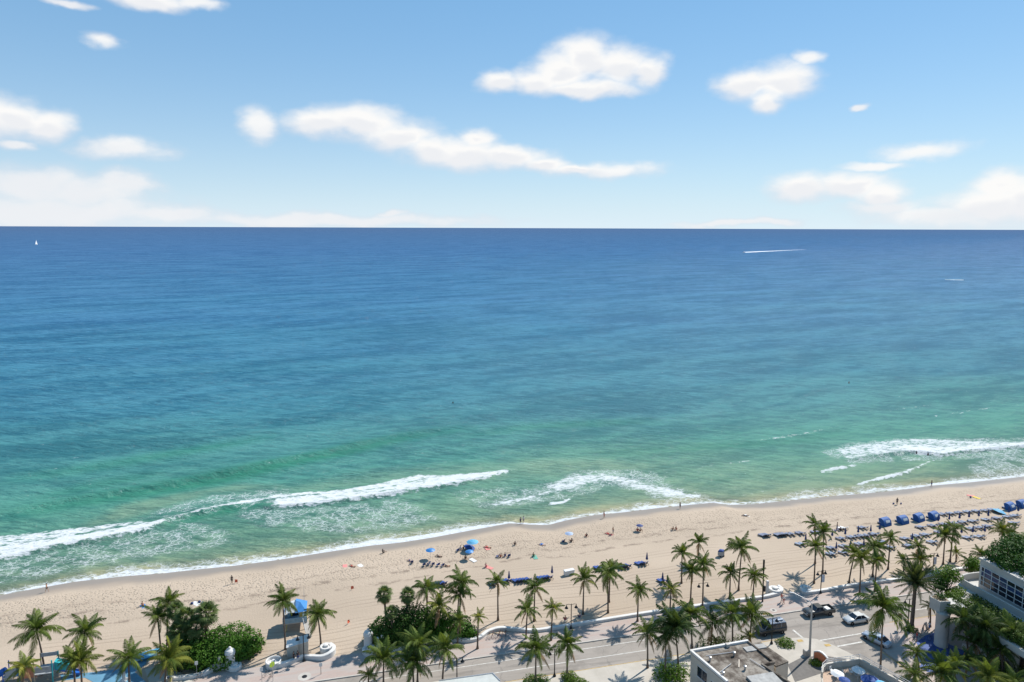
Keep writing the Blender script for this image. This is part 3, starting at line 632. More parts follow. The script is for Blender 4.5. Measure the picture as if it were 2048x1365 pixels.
M['red'] = mat('red_sign', (.50, .02, .025), .5, .08, 3)
def text_mesh(name, body, size, m, parent, mw, extrude=.006):
    c = bpy.data.curves.new(name, 'FONT'); c.body = body; c.size = size; c.align_x = 'CENTER'; c.align_y = 'CENTER'; c.extrude = extrude
    o = bpy.data.objects.new('tmp', c); COL.objects.link(o); dg = bpy.context.evaluated_depsgraph_get(); me = bpy.data.meshes.new_from_object(o.evaluated_get(dg)); bpy.data.objects.remove(o)
    me.name = name; me.materials.clear(); me.materials.append(m); me.transform(mw); return link(name, me, parent)
p = at(1798, 1257); o = thing('stop_sign', 'red octagonal stop sign at the side street corner', 'sign', p)
MB().tube([(0, 0, 0), (0, 0, 2.5)], .035, 8).build('post', M['steel'], o)
b = MB(); octagon(b, (0, -.05, 2.3), .42, .03, 0.); pl = b.build('plate', M['red'], o)
text_mesh('lettering', 'STOP', .27, M['white'], pl, Matrix.Translation((0, -.06, 2.3)) @ Matrix.Rotation(math.pi / 2, 4, 'X'))
M['lime'] = mat('fluorescent_sign', (.45, .60, .05), .5, .08, 3)
p = at(546, 1363); o = thing('crossing_sign', 'fluorescent yellow-green sign on a post before the round basin', 'sign', p)
MB().tube([(0, 0, 0), (0, 0, 3.0)], .04, 8).build('post', M['steel'], o); b = MB(); octagon(b, (0, -.05, 2.75), .45, .03, .9); b.build('plate', M['lime'], o)
for q, top, lab in (((394, 1352), 2.4, 'at the left wave wall'), ((524, 1366), 2.5, 'at the bottom left of the entrance'), ((642, 1349), 1.9, 'alone on the pink paving'), ((765, 1300), 2.6, 'with curved top beside the thicket')):
    p = at(*q); o = thing('sign_post', 'slim post with small plate ' + lab, 'sign', p)
    MB().tube([(0, 0, 0), (0, 0, top)], .04, 8).build('post', M['steel'] if q[0] != 642 else M['black_metal'], o); MB().box((0, -.04, top - .3), (.45, .03, .6), .3).build('plate', M['white'], o)
# ------------------------------------------------------------------ palms
def leaf_mat(name, col, trans, tint=.25, rough=.5):
    m = bpy.data.materials.new(name); m.use_nodes = True; T = NT(m.node_tree); T.n.clear()
    oi = T.add('ShaderNodeObjectInfo').outputs['Random']; tc = T.add('ShaderNodeTexCoord').outputs['Object']
    n = T.noise(tc, 3.0, 3, .6)
    c = T.ramp(n, [(.3, tuple(q * .65 for q in col)), (.7, tuple(q * 1.3 for q in col))])
    hs = T.add('ShaderNodeHueSaturation'); T.inp(hs, 'Color', c); T.inp(hs, 'Value', T.mr(oi, 0, 1, 1 - tint, 1 + tint, False)); T.inp(hs, 'Hue', T.mr(oi, 0, 1, .515, .475, False)); c = hs.outputs[0]
    d = T.add('ShaderNodeBsdfPrincipled'); T.inp(d, 'Base Color', c); d.inputs['Roughness'].default_value = rough; d.inputs['Specular IOR Level'].default_value = .12
    t = T.add('ShaderNodeBsdfTranslucent'); T.inp(t, 'Color', T.mix(1.0, c, (1.5, 1.5, .7, 1), 'MULTIPLY'))
    mx = T.add('ShaderNodeMixShader'); mx.inputs[0].default_value = trans; T.l.new(d.outputs[0], mx.inputs[1]); T.l.new(t.outputs[0], mx.inputs[2])
    o = T.add('ShaderNodeOutputMaterial'); T.l.new(mx.outputs[0], o.inputs[0]); return m
LEAF = {'g': leaf_mat('coconut_frond_green', (.088, .128, .026), .25), 'y': leaf_mat('coconut_frond_yellow_green', (.145, .168, .028), .25), 'd': leaf_mat('dry_frond', (.24, .16, .075), .2),
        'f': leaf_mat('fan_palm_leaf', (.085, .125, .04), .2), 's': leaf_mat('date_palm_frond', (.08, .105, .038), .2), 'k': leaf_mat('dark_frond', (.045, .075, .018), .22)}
def frond(e0, droop, seed, tone, wid=.25, n=27, lw=.037, name='frond'):
    rnd = random.Random(seed); b = MB(); pts = []; p = Vector((0, 0, 0)); N = 10; a = e0; sw = rnd.uniform(-.25, .25)
    ang = []
    for i in range(N + 1):
        u = i / N; pts.append(p.copy()); a = e0 - droop * u ** 1.25; yaw = sw * u; ang.append((a, yaw))
        p = p + Vector((math.cos(a) * math.cos(yaw), math.cos(a) * math.sin(yaw), math.sin(a))) / N
    b.tube(pts, [.016 * (1 - .8 * i / N) for i in range(N + 1)], 3, False)
    for k in range(n):
        u = .14 + .86 * (k / (n - 1)); f = min(u * N, N - 1e-4); i = int(f); q = pts[i].lerp(pts[i + 1], f - i); a, yaw = ang[i]
        fw = Vector((math.cos(a) * math.cos(yaw), math.cos(a) * math.sin(yaw), math.sin(a))); sd = Vector((-math.sin(yaw), math.cos(yaw), 0)); up = fw.cross(sd) * -1
        if up.z < 0 and abs(a) < 1.5: up = -up
        L = wid * max(.25, math.sin(math.pi * (.14 + .80 * u)) ** .7) * rnd.uniform(.85, 1.12)
        for sgn in (-1, 1):
            ga = R(68 - 42 * u + rnd.uniform(-7, 7)); dr = fw * math.cos(ga) + sd * sgn * math.sin(ga) + Vector((0, 0, -.28 - .35 * u)) + up * .12
            dr.normalize(); m1 = q + dr * L * .45; tip = q + dr * L * .96 + Vector((0, 0, -L * .26)); w = fw * lw * .5
            b.add([q - w * .5, m1 - w, tip, m1 + w, q + w * .5], [(0, 1, 3, 4), (1, 2, 3)])
    return b.mesh(name, LEAF[tone])
CLS = [(R(80), .7), (R(60), 1.25), (R(40), 1.55), (R(16), 1.45), (R(-24), 1.0)]
FR = {(c, v, t): frond(CLS[c][0] + R(7 * (v - 1.5)), CLS[c][1] * (.85 + .1 * v), 10 * c + v + 100 * 'gydk'.index(t), t) for c in range(5) for v in range(4) for t in 'gyk'}
FR.update({(c, v, 'd'): frond(R(-48), .5, 900 + v, 'd', .2) for c in range(5) for v in range(4)})
FD = {(c, v): frond([R(80), R(62), R(42), R(20), R(-5)][c], [.25, .4, .5, .6, .7][c], 50 * c + v, 's', .16, 28, .032) for c in range(5) for v in range(2)}
def palm_trunk(o, top, r0, r1, curve=0.0, m=None):
    b = MB(); pts = []; rad = []; h = top.z; n = 9
    for i in range(n + 1):
        u = i / n; k = u ** 1.5 if curve else u
        pts.append(Vector((top.x * k, top.y * k, h * u))); rad.append(r0 * (1.5 if i == 0 else 1) * (1 - u) + r1 * u)
    b.tube(pts, rad, 9); return b.build('trunk', m or M['trunk'], o, True)
rng = random.Random(11)
def coconut(bx, by, cx, cy, r, tone, label, n=22, tilt=None, group='coconut palms along the beach promenade', dead=2, z0=LZ):
    p = at(bx, by, z0); q = at_depth(cx, cy, p.y); top = q - p
    o = thing('coconut_palm', label, 'palm tree', p, group=group)
    Lm = r * (p - Vector((0, 0, CAMZ))).length / math.sqrt(F * F + (bx - CX) ** 2 + (by - PY) ** 2) * 1.36
    palm_trunk(o, top, .16, .09, 1)
    tilt = tilt or (rng.uniform(-.12, .12), rng.uniform(-.12, .12)); TM = Matrix.Rotation(tilt[0], 4, 'Y') @ Matrix.Rotation(tilt[1], 4, 'X')
    az = rng.uniform(0, 6.28); n = n + rng.randint(0, 6); gm = rng.uniform(.72, 1.25)
    for k in range(n):
        u = ((k + .5) / n) ** gm; c = 0 if u < .14 else 1 if u < .34 else 2 if u < .60 else 3 if u < .83 else 4
        t = tone
        if tone == 'g' and u > .80 and rng.random() < .45: t = 'y'
        if tone == 'y' and u < .25: t = 'g' if rng.random() < .4 else 'y'
        if dead and k >= n - dead - 1 and rng.random() < .55: t = 'd'
        az += 2.399963 + rng.uniform(-.25, .25)
        f = link('frond', FR[(c, rng.randint(0, 3), t)], o); s = Lm * rng.uniform(.76, 1.18) * (.92 if c == 0 else 1)
        f.matrix_basis = Matrix.Translation(top) @ TM @ Matrix.Rotation(az, 4, 'Z') @ Matrix.Rotation(rng.uniform(-.16, .2), 4, 'Y') @ Matrix.Rotation(rng.uniform(-.3, .3), 4, 'X') @ Matrix.Scale(s, 4)
    return o
W = (.30, .05)                                  # sea breeze on the left-hand palms
PALMS = [
 (89,1341,73,1262,34,'g','coconut palm leaning left above the playground slide',22,W), (164,1322,170,1264,30,'g','coconut palm on bare sand right of the leaning left palm',22,W),
 (47,1390,47,1335,27,'y','low yellowish palm in front of the playground',20,None), (164,1372,162,1322,31,'y','twin-trunk yellow-green palm, right stem, beside the light blue path',20,W), (150,1370,148,1318,26,'g','twin-trunk palm, left stem, in front of the teal slide',18,W),
 (259,1368,257,1316,32,'g','windblown palm over the blue play surface',20,W), (322,1305,315,1236,26,'g','palm just left of the fan palm thicket',20,W), (335,1290,336,1206,24,'g','tallest palm at the left edge of the fan palm thicket',20,W),
 (330,1372,336,1318,34,'y','yellow-green palm before the sea grape bush at the bottom',22,W),
 (571,1299,565,1202,29,'g','tall palm immediately left of the lifeguard tower',22,W), (642,1292,635,1229,27,'g','palm immediately right of the lifeguard tower',22,W),
 (856,1262,852,1178,26,'g','palm with drooping crown rising from the middle thicket',22,W), (919,1258,922,1166,28,'g','tall full palm at the right of the middle thicket',22,W), (914,1262,918,1190,24,'g','shorter palm below the tall full one in the middle thicket',18,None),
 (996,1241,995,1165,21,'g','slender palm standing alone on the sand right of the thicket',20,None), (878,1285,878,1214,25,'y','yellow-green palm in front of the middle thicket',20,None), (915,1289,918,1240,20,'g','small palm before the curved white wall',18,None), (955,1298,957,1235,15,'y','very small young palm on the promenade',14,None),
 (767,1368,767,1320,39,'g','large palm at the bottom, leftmost of the foreground four',22,None), (835,1368,836,1290,33,'g','tall palm, second of the foreground four, behind another crown',22,None), (827,1376,826,1326,35,'g','low wide palm, third of the foreground four',22,None), (885,1366,891,1299,31,'g','foreground palm beside the lamp and pale canopy',22,None), (737,1372,737,1352,17,'y','small yellow shrubby palm at the bottom edge',12,None),
 (1068,1243,1070,1176,23,'g','palm on the sand behind the curved wall, left of the pair',20,None), (1052,1278,1055,1220,22,'g','palm on the promenade in front of the curved wall',20,None), (1102,1281,1106,1217,19,'y','smaller palm on the promenade left of the lamp',16,None),
 (1166,1229,1168,1160,24,'g','palm on the sand right of the white box',20,None), (1216,1226,1215,1147,25,'g','front palm of the close pair on the sand',22,None), (1218,1205,1221,1138,23,'g','rear palm of the close pair on the sand',20,None), (1275,1243,1277,1181,21,'g','palm at the foot of the straight white wall',20,None),
 (1071,1368,1072,1297,31,'g','foreground palm rising from a round clipped shrub, left',22,None), (1134,1358,1135,1289,27,'g','foreground palm rising from a round clipped shrub, right',22,None), (1295,1336,1295,1267,27,'g','foreground palm casting a star shadow on the pale pavement',22,None),
 (1340,1222,1342,1180,19,'y','short palm by the wall before folded blue chairs',16,None), (1363,1167,1364,1106,21,'g','palm on the sand, left of a group of five',20,None), (1396,1124,1398,1086,16,'g','smallest farthest palm of the group of five',16,None), (1381,1204,1384,1143,21,'g','front palm of the group of five',20,None), (1405,1216,1407,1130,22,'g','palm right of the front one in the group of five',20,None),
 (1477,1181,1484,1097,26,'g','tall curved palm right of the blue cart',22,None), (1459,1197,1461,1147,21,'g','palm just left of the curved one',20,None), (1505,1208,1509,1153,21,'g','palm just left of the dark tall pole',20,None),
 (1630,1128,1630,1050,16,'g','back palm of the trio by the banner lamp',18,None), (1645,1149,1647,1067,19,'g','right palm of the trio by the banner lamp',18,None), (1628,1167,1631,1095,22,'g','front palm of the trio by the banner lamp',20,None),
 (1698,1166,1710,1108,20,'g','leaning palm, left of the twin clusters by the loungers',20,None), (1719,1188,1722,1117,21,'y','palm before the right wall, left of two',20,None), (1745,1154,1750,1096,21,'g','palm on sand among the loungers, left',20,None), (1749,1184,1754,1121,20,'g','palm before the right wall, right of two',20,None), (1776,1139,1781,1077,18,'g','tall thin palm among the loungers',18,None),
 (1807,1146,1808,1122,15,'g','short palm between lounger rows and date palm',14,None), (1835,1140,1837,1096,19,'g','dense palm behind the date palm',18,None), (1842,1150,1841,1120,18,'y','yellowish low palm right behind the date palm',16,None),
 (1886,1129,1890,1073,23,'g','front palm of the dark pair before the far loungers',20,None), (1900,1124,1907,1057,21,'g','rear palm of the dark pair before the far loungers',18,None), (1912,1124,1912,1106,13,'y','tiny young palm right of the dark pair',12,None),
 (1760,1347,1766,1216,43,'g','large foreground palm over the silver car',26,None), (1860,1254,1861,1213,15,'g','thin palm left of the white column',14,None),
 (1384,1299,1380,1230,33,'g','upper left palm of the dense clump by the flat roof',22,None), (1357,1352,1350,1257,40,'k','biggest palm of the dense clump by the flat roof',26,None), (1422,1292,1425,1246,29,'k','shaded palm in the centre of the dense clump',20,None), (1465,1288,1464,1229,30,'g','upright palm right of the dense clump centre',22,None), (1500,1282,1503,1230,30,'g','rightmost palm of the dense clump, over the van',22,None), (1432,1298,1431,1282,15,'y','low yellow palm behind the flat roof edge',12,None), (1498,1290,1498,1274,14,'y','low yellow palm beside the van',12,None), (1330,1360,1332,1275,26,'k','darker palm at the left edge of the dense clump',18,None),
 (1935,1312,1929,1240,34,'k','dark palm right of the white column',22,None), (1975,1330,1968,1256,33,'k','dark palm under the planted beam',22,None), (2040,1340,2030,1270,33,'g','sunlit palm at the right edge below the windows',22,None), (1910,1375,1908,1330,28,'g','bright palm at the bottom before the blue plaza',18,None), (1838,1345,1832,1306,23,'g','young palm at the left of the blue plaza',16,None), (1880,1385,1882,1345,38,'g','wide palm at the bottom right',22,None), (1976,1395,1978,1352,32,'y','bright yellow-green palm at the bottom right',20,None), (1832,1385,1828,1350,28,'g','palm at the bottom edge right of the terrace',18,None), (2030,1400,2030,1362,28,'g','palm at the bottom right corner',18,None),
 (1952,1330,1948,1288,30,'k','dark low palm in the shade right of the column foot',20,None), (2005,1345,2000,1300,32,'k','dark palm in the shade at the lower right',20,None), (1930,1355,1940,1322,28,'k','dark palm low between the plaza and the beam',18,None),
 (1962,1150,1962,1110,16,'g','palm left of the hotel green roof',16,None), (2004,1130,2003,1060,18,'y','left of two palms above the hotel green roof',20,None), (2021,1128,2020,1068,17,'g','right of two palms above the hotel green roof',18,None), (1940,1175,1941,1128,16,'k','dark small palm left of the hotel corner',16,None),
]
for d in PALMS: coconut(d[0], d[1], d[2], d[3], d[4], d[5], d[6], d[7], d[8])
def date_palm():
    p = at(1823, 1257); q = at_depth(1831, 1166, p.y); top = q - p
    o = thing('date_palm', 'thick-trunked date palm with stiff feathery crown on the pavement', 'palm tree', p); palm_trunk(o, top, .34, .27); az = 0
    for k in range(54):
        u = k / 54; c = min(4, int(u * 5)); az += 2.39996; f = link('frond', FD[(c, k % 2)], o)
        f.matrix_basis = Matrix.Translation(top) @ Matrix.Rotation(az, 4, 'Z') @ Matrix.Scale(4.1 * rng.uniform(.85, 1.1), 4)
    MB().lathe([(.3, -.9), (.5, -.5), (.55, -.2), (.3, .1)], tuple(top), 12).build('crown_base', M['trunk'], o, True)
date_palm()
# fan palms
def fan_leaf(seed, tone):
    rnd = random.Random(seed); b = MB(); b.tube([(0, 0, 0), (.32, 0, .02), (.55, 0, 0)], [.014, .012, .010], 3, False); n = 15; c = Vector((.55, 0, 0))
    for k in range(n):
        a = R(-125 + 250 * k / (n - 1)); L = .46 * (.75 + .25 * math.cos(a * .6)) * rnd.uniform(.9, 1.08); da = R(8.2)
        t = c + Vector((L * math.cos(a), L * math.sin(a), -.16 - .05 * rnd.random())); m1 = c + Vector((.6 * L * math.cos(a - da), .6 * L * math.sin(a - da), -.02)); m2 = c + Vector((.6 * L * math.cos(a + da), .6 * L * math.sin(a + da), -.02))
        b.add([c, m1, t, m2], [(0, 1, 2, 3)])
    return b.mesh('fan_leaf', LEAF[tone])
FAN = {(v, t): fan_leaf(v, t) for v in range(3) for t in 'fd'}
def fan_palm(bx, by, cx, cy, r, label, n=40, group='fan palms in the thickets'):
    p = at(bx, by); q = at_depth(cx, cy, p.y); top = q - p; o = thing('fan_palm', label, 'palm tree', p, group=group); palm_trunk(o, top, .2, .17)
    Lm = r * p.length / math.sqrt(F * F + (bx - CX) ** 2 + (by - PY) ** 2) * 1.15; az = rng.uniform(0, 6)
    for k in range(n):
        u = k / n; el = R(80 - 150 * u ** .9); az += 2.39996
        f = link('fan_leaf', FAN[(k % 3, 'd' if u > .80 else 'f')], o); f.matrix_basis = Matrix.Translation(top) @ Matrix.Rotation(az, 4, 'Z') @ Matrix.Rotation(-el, 4, 'Y') @ Matrix.Rotation(rng.uniform(-.4, .4), 4, 'X') @ Matrix.Scale(Lm * rng.uniform(.85, 1.1), 4)
for d in [(412,1312,413,1228,27,'big round fan palm at the right of the left thicket',46), (372,1312,372,1236,26,'fan palm in the middle of the left thicket',46), (352,1322,356,1262,25,'lower fan palm at the left of the left thicket',40), (392,1320,392,1255,24,'fan palm low behind the sea grape bush',40),
          (776,1282,768,1189,20,'round-headed fan palm, leftmost in the middle thicket',44), (812,1276,815,1191,19,'round-headed fan palm, second in the middle thicket',44), (786,1292,783,1225,17,'low fan palm under the leftmost round head',34), (345,1300,352,1222,20,'fan palm behind the tallest left palm',36)]: fan_palm(*d[:6], d[6])

# ------------------------------------------------------------------ bushes, hedges, broadleaf trees
M['twig'] = mat('twigs', (.13, .10, .075), .9, .3, 5)
BUSH = {'sg': leaf_mat('sea_grape_leaf', (.072, .145, .018), .25, .1, .6), 'dk': leaf_mat('dark_shrub_leaf', (.042, .09, .016), .2, .1, .6), 'cl': leaf_mat('clipped_shrub_leaf', (.08, .15, .022), .25, .1, .6), 'ol': leaf_mat('dry_olive_leaf', (.16, .17, .05), .2, .1, .5)}
def lumps_foliage(lumps, leaf, dens, seed, name, m, parent, flat=1.0):
    """leaves over and through a cluster of lobes (cx, cy, cz, rx, ry, rz), coordinates local to the plant"""
    g = np.random.default_rng(seed); V = []; 
    for (cx, cy, cz, rx, ry, rz) in lumps:
        n = int(dens * 4 * (rx * ry + rx * rz + ry * rz) / 3 * 3.14)
        d = g.normal(size=(n, 3)); d /= np.linalg.norm(d, axis=1)[:, None]
        bump = 1 + .16 * np.sin(5.1 * d[:, 0] + 3 * d[:, 2] + seed) * np.cos(4.3 * d[:, 1] + seed * 1.7) + .10 * np.sin(11 * d[:, 0] * d[:, 1] + 7 * d[:, 2])
        rr = np.where(g.random(n) < .72, g.uniform(.86, 1.04, n), g.uniform(.35, .86, n)) * bump
        c = d * rr[:, None] * np.array([rx, ry, rz]) + np.array([cx, cy, cz])
        keep = c[:, 2] > .02; c = c[keep]; d = d[keep]; n = len(c)
        nr = d + g.normal(scale=.55, size=(n, 3)); nr[:, 2] += .35; nr /= np.linalg.norm(nr, axis=1)[:, None]
        a = np.cross(nr, g.normal(size=(n, 3))); a /= np.linalg.norm(a, axis=1)[:, None]; b = np.cross(nr, a)
        s = leaf * g.uniform(.7, 1.25, n)[:, None]
        V.append(np.stack([c - a * s, c - b * s * .7 * flat, c + a * s, c + b * s * .7 * flat], 1))
    V = np.concatenate(V).reshape(-1, 3); n = len(V) // 4; me = bpy.data.meshes.new(name)
    me.vertices.add(len(V)); me.vertices.foreach_set('co', V.astype(np.float32).ravel()); me.loops.add(len(V)); me.loops.foreach_set('vertex_index', np.arange(len(V), dtype=np.int32))
    me.polygons.add(n); me.polygons.foreach_set('loop_start', np.arange(0, 4 * n, 4, dtype=np.int32)); me.polygons.foreach_set('loop_total', np.full(n, 4, np.int32)); me.update(calc_edges=True); me.materials.append(m)
    return link(name, me, parent)
def stems(o, lumps, r=.06):
    b = MB()
    for k, l in enumerate(lumps):
        for j in range(3):
            a = 2.1 * j + k; tip = (l[0] + .5 * l[3] * math.cos(a), l[1] + .5 * l[4] * math.sin(a), l[2] + .35 * l[5])
            b.tube([(l[0] * .5, l[1] * .5, 0), ((l[0] * .75 + tip[0] * .1), (l[1] * .75 + tip[1] * .1), l[2] * .6), tip], [r, r * .7, r * .25], 5)
    return b.build('stem', M['twig'], o)
def bush(name, label, cat, base, lumps, leaf=.17, dens=30, m='sg', seed=1, group=None, z0=LZ):
    p = at(*base, z0); o = thing(name, label, cat, p, group=group); L = []
    for l in lumps:                              # (px, py of ground below the lobe, z, rx, ry, rz)
        q = at(l[0], l[1], z0) - p; L.append((q.x, q.y, l[2], l[3], l[4], l[5]))
    lumps_foliage(L, leaf, dens, seed, 'foliage', BUSH[m], o); stems(o, L); return o
bush('sea_grape_bush', 'large round glossy sea grape bush left of the beach entrance', 'bush', (455, 1322), [(460,1312,2.4,3.4,3.0,2.6),(430,1318,2.2,3.0,2.6,2.6),(490,1306,1.7,2.6,2.4,1.9),(405,1332,1.8,2.6,2.4,2.0),(508,1303,1.1,1.6,1.7,1.3),(440,1335,1.3,2.6,1.6,1.6),(480,1318,1.4,2.4,1.6,1.7)], seed=3)
bush('sea_grape_bush', 'dark undergrowth beneath the left fan palms', 'bush', (375, 1330), [(375,1330,1.7,2.6,2.4,2.0),(350,1332,1.4,1.8,2.0,1.7),(390,1318,2.4,2.6,2.4,2.4),(365,1315,2.2,2.2,2.2,2.2)], m='dk', seed=5)
bush('sea_grape_bush', 'dark broad bush at the left of the middle thicket', 'bush', (800, 1290), [(770,1284,1.9,2.6,2.6,2.3),(800,1282,2.8,2.8,2.6,2.9),(830,1278,3.0,2.8,2.6,3.0),(750,1284,1.2,1.6,1.8,1.4),(790,1292,1.3,2.6,1.4,1.6),(825,1290,1.5,2.6,1.6,1.8)], m='dk', seed=7, dens=32)
bush('sea_grape_bush', 'green bush at the right of the middle thicket behind the curved wall', 'bush', (885, 1275), [(860,1276,2.6,2.6,2.4,2.6),(890,1272,2.2,2.4,2.4,2.2),(920,1272,1.5,2.2,2.0,1.6),(870,1284,1.3,2.4,1.4,1.5),(940,1274,.8,1.4,1.3,1.0)], m='sg', seed=9)
bush('dry_shrub', 'grey twiggy shrub at the left edge of the middle thicket', 'bush', (742, 1284), [(742,1282,.8,1.0,1.0,.9),(732,1286,.5,.8,.8,.6)], .09, 14, 'ol', 11)
bush('grass_clump', 'olive grassy clump behind the bend of the curved wall', 'plant', (935, 1272), [(930,1274,.4,1.0,.8,.5),(945,1271,.4,1.0,.8,.5),(918,1276,.4,.8,.7,.5)], .12, 22, 'ol', 12)
def dome(name, label, base, rx, ry, rz, m='cl', seed=20, group='round clipped shrubs'):
    p = at(*base); o = thing(name, label, 'bush', p, group=group); L = [(0, 0, rz * .15, rx, ry, rz)]; lumps_foliage(L, .10, 110, seed, 'foliage', BUSH[m], o); stems(o, L, .03)
dome('clipped_shrub', 'low clipped shrub under the left of two foreground palms', (1072, 1366), 2.0, 1.2, 1.0, seed=21)
dome('clipped_shrub', 'low clipped shrub under the right of two foreground palms', (1138, 1357), 1.25, 1.0, .9, seed=22)
dome('clipped_shrub', 'long low hedge at the bottom edge below two palms', (1152, 1368), 1.9, .9, .7, seed=23)
dome('clipped_shrub', 'oval clipped shrub on the pale pavement right of the van', (1570, 1289), 1.45, 1.35, .75, seed=24)
dome('clipped_shrub', 'round shrub at the foot of the date palm', (1822, 1262), 1.1, .9, .7, 'dk', seed=25)
dome('clipped_shrub', 'small shrub beside the curved orange sign', (1634, 1328), 1.2, .9, .6, seed=26)
bush('flowering_hedge', 'broad leafy hedge left of the flat-roofed building', 'hedge', (1342, 1362), [(1325,1360,.9,1.6,1.4,1.2),(1345,1362,1.1,1.8,1.5,1.4),(1362,1358,1.0,1.4,1.4,1.3),(1335,1350,1.0,1.5,1.4,1.2)], .14, 18, 'sg', 31)
bush('shrub', 'shrubs behind the palm trunks at the far edge of the flat roof', 'bush', (1430, 1300), [(1410,1300,.8,1.5,1.2,1.0),(1445,1296,.8,1.6,1.2,1.0),(1480,1290,.7,1.4,1.1,.9)], .13, 16, 'cl', 32)
def broadleaf(label, base, crown, lumps, m, seed, leaf=.15, group='broadleaf trees by the hotel'):
    p = at(*base); o = thing('broadleaf_tree', label, 'tree', p, group=group); c = at_depth(*crown, p.y) - p
    L = [(c.x + a, c.y + b, c.z + e, f, g, h) for a, b, e, f, g, h in lumps]; lumps_foliage(L, leaf, 26, seed, 'crown', BUSH[m], o)
    b = MB()
    for j, l in enumerate(L): b.tube([(0, 0, 0), (c.x * .4, c.y * .4, c.z * .55), (l[0], l[1], l[2])], [.16, .11, .04], 6)
    b.build('trunk', M['twig'], o)
broadleaf('small round-crowned tree left of the white planter', (1890, 1240), (1893, 1150), [(-1,0,0,1.5,1.4,1.0),(.8,.3,.5,1.5,1.4,1.0),(1.6,0,-.4,1.2,1.2,.8),(-.2,-.6,-.3,1.4,1.2,.9)], 'sg', 41)
broadleaf('dark tree with lobed crown beside the white planter', (1884, 1246), (1880, 1170), [(-.6,0,0,1.2,1.2,.9),(.6,.2,-.3,1.1,1.1,.8),(0,0,.7,1.0,1.0,.7)], 'dk', 42)
broadleaf('leafy tree behind the hotel terrace wall', (1948, 1180), (1948, 1128), [(0,0,0,1.6,1.4,1.2),(.9,.4,-.8,1.4,1.2,1.1),(-.9,0,-.6,1.2,1.1,1.0)], 'sg', 43)
broadleaf('tree with yellowish leaves at the right frame edge above the hotel', (2040, 1135), (2040, 1083), [(0,0,0,1.8,1.6,1.3),(1.2,.3,.5,1.6,1.4,1.1)], 'cl', 44)
# ------------------------------------------------------------------ flat-roofed building in the foreground
def _roof(T, b, p):
    n = T.noise(p, .45, 6, .7); c = T.ramp(n, [(.36, (.035, .025, .018)), (.48, (.12, .10, .08)), (.60, (.25, .222, .188))])
    st_ = T.noise(T.vm('MULTIPLY', p, (1, .25, 1)), .9, 5, .7); c = T.mix(T.mr(st_, .5, .7, 0, .7), c, (.055, .04, .032, 1))
    T.inp(b, 'Base Color', c)
M['roof'] = surf_mat('weathered_flat_roof', _roof)
M['tan'] = mat('tan_render', (.47, .405, .33), .8, .08, 1.0)
M['orange'] = mat('terracotta', (.42, .15, .075), .8, .12, 2)
M['roof_pale'] = mat('pale_roof_sheet', (.30, .295, .28), .8, .25, 1.2)
def edge_bars(mb, pts, w, h, closed=False):
    n = len(pts)
    for i in range(n if closed else n - 1):
        a, c = Vector(pts[i]), Vector(pts[(i + 1) % n]); d = (c - a).normalized() * w * .49
        mb.bar(a - d * .5, c + d * .5, w, h + .004 * (i % 2))
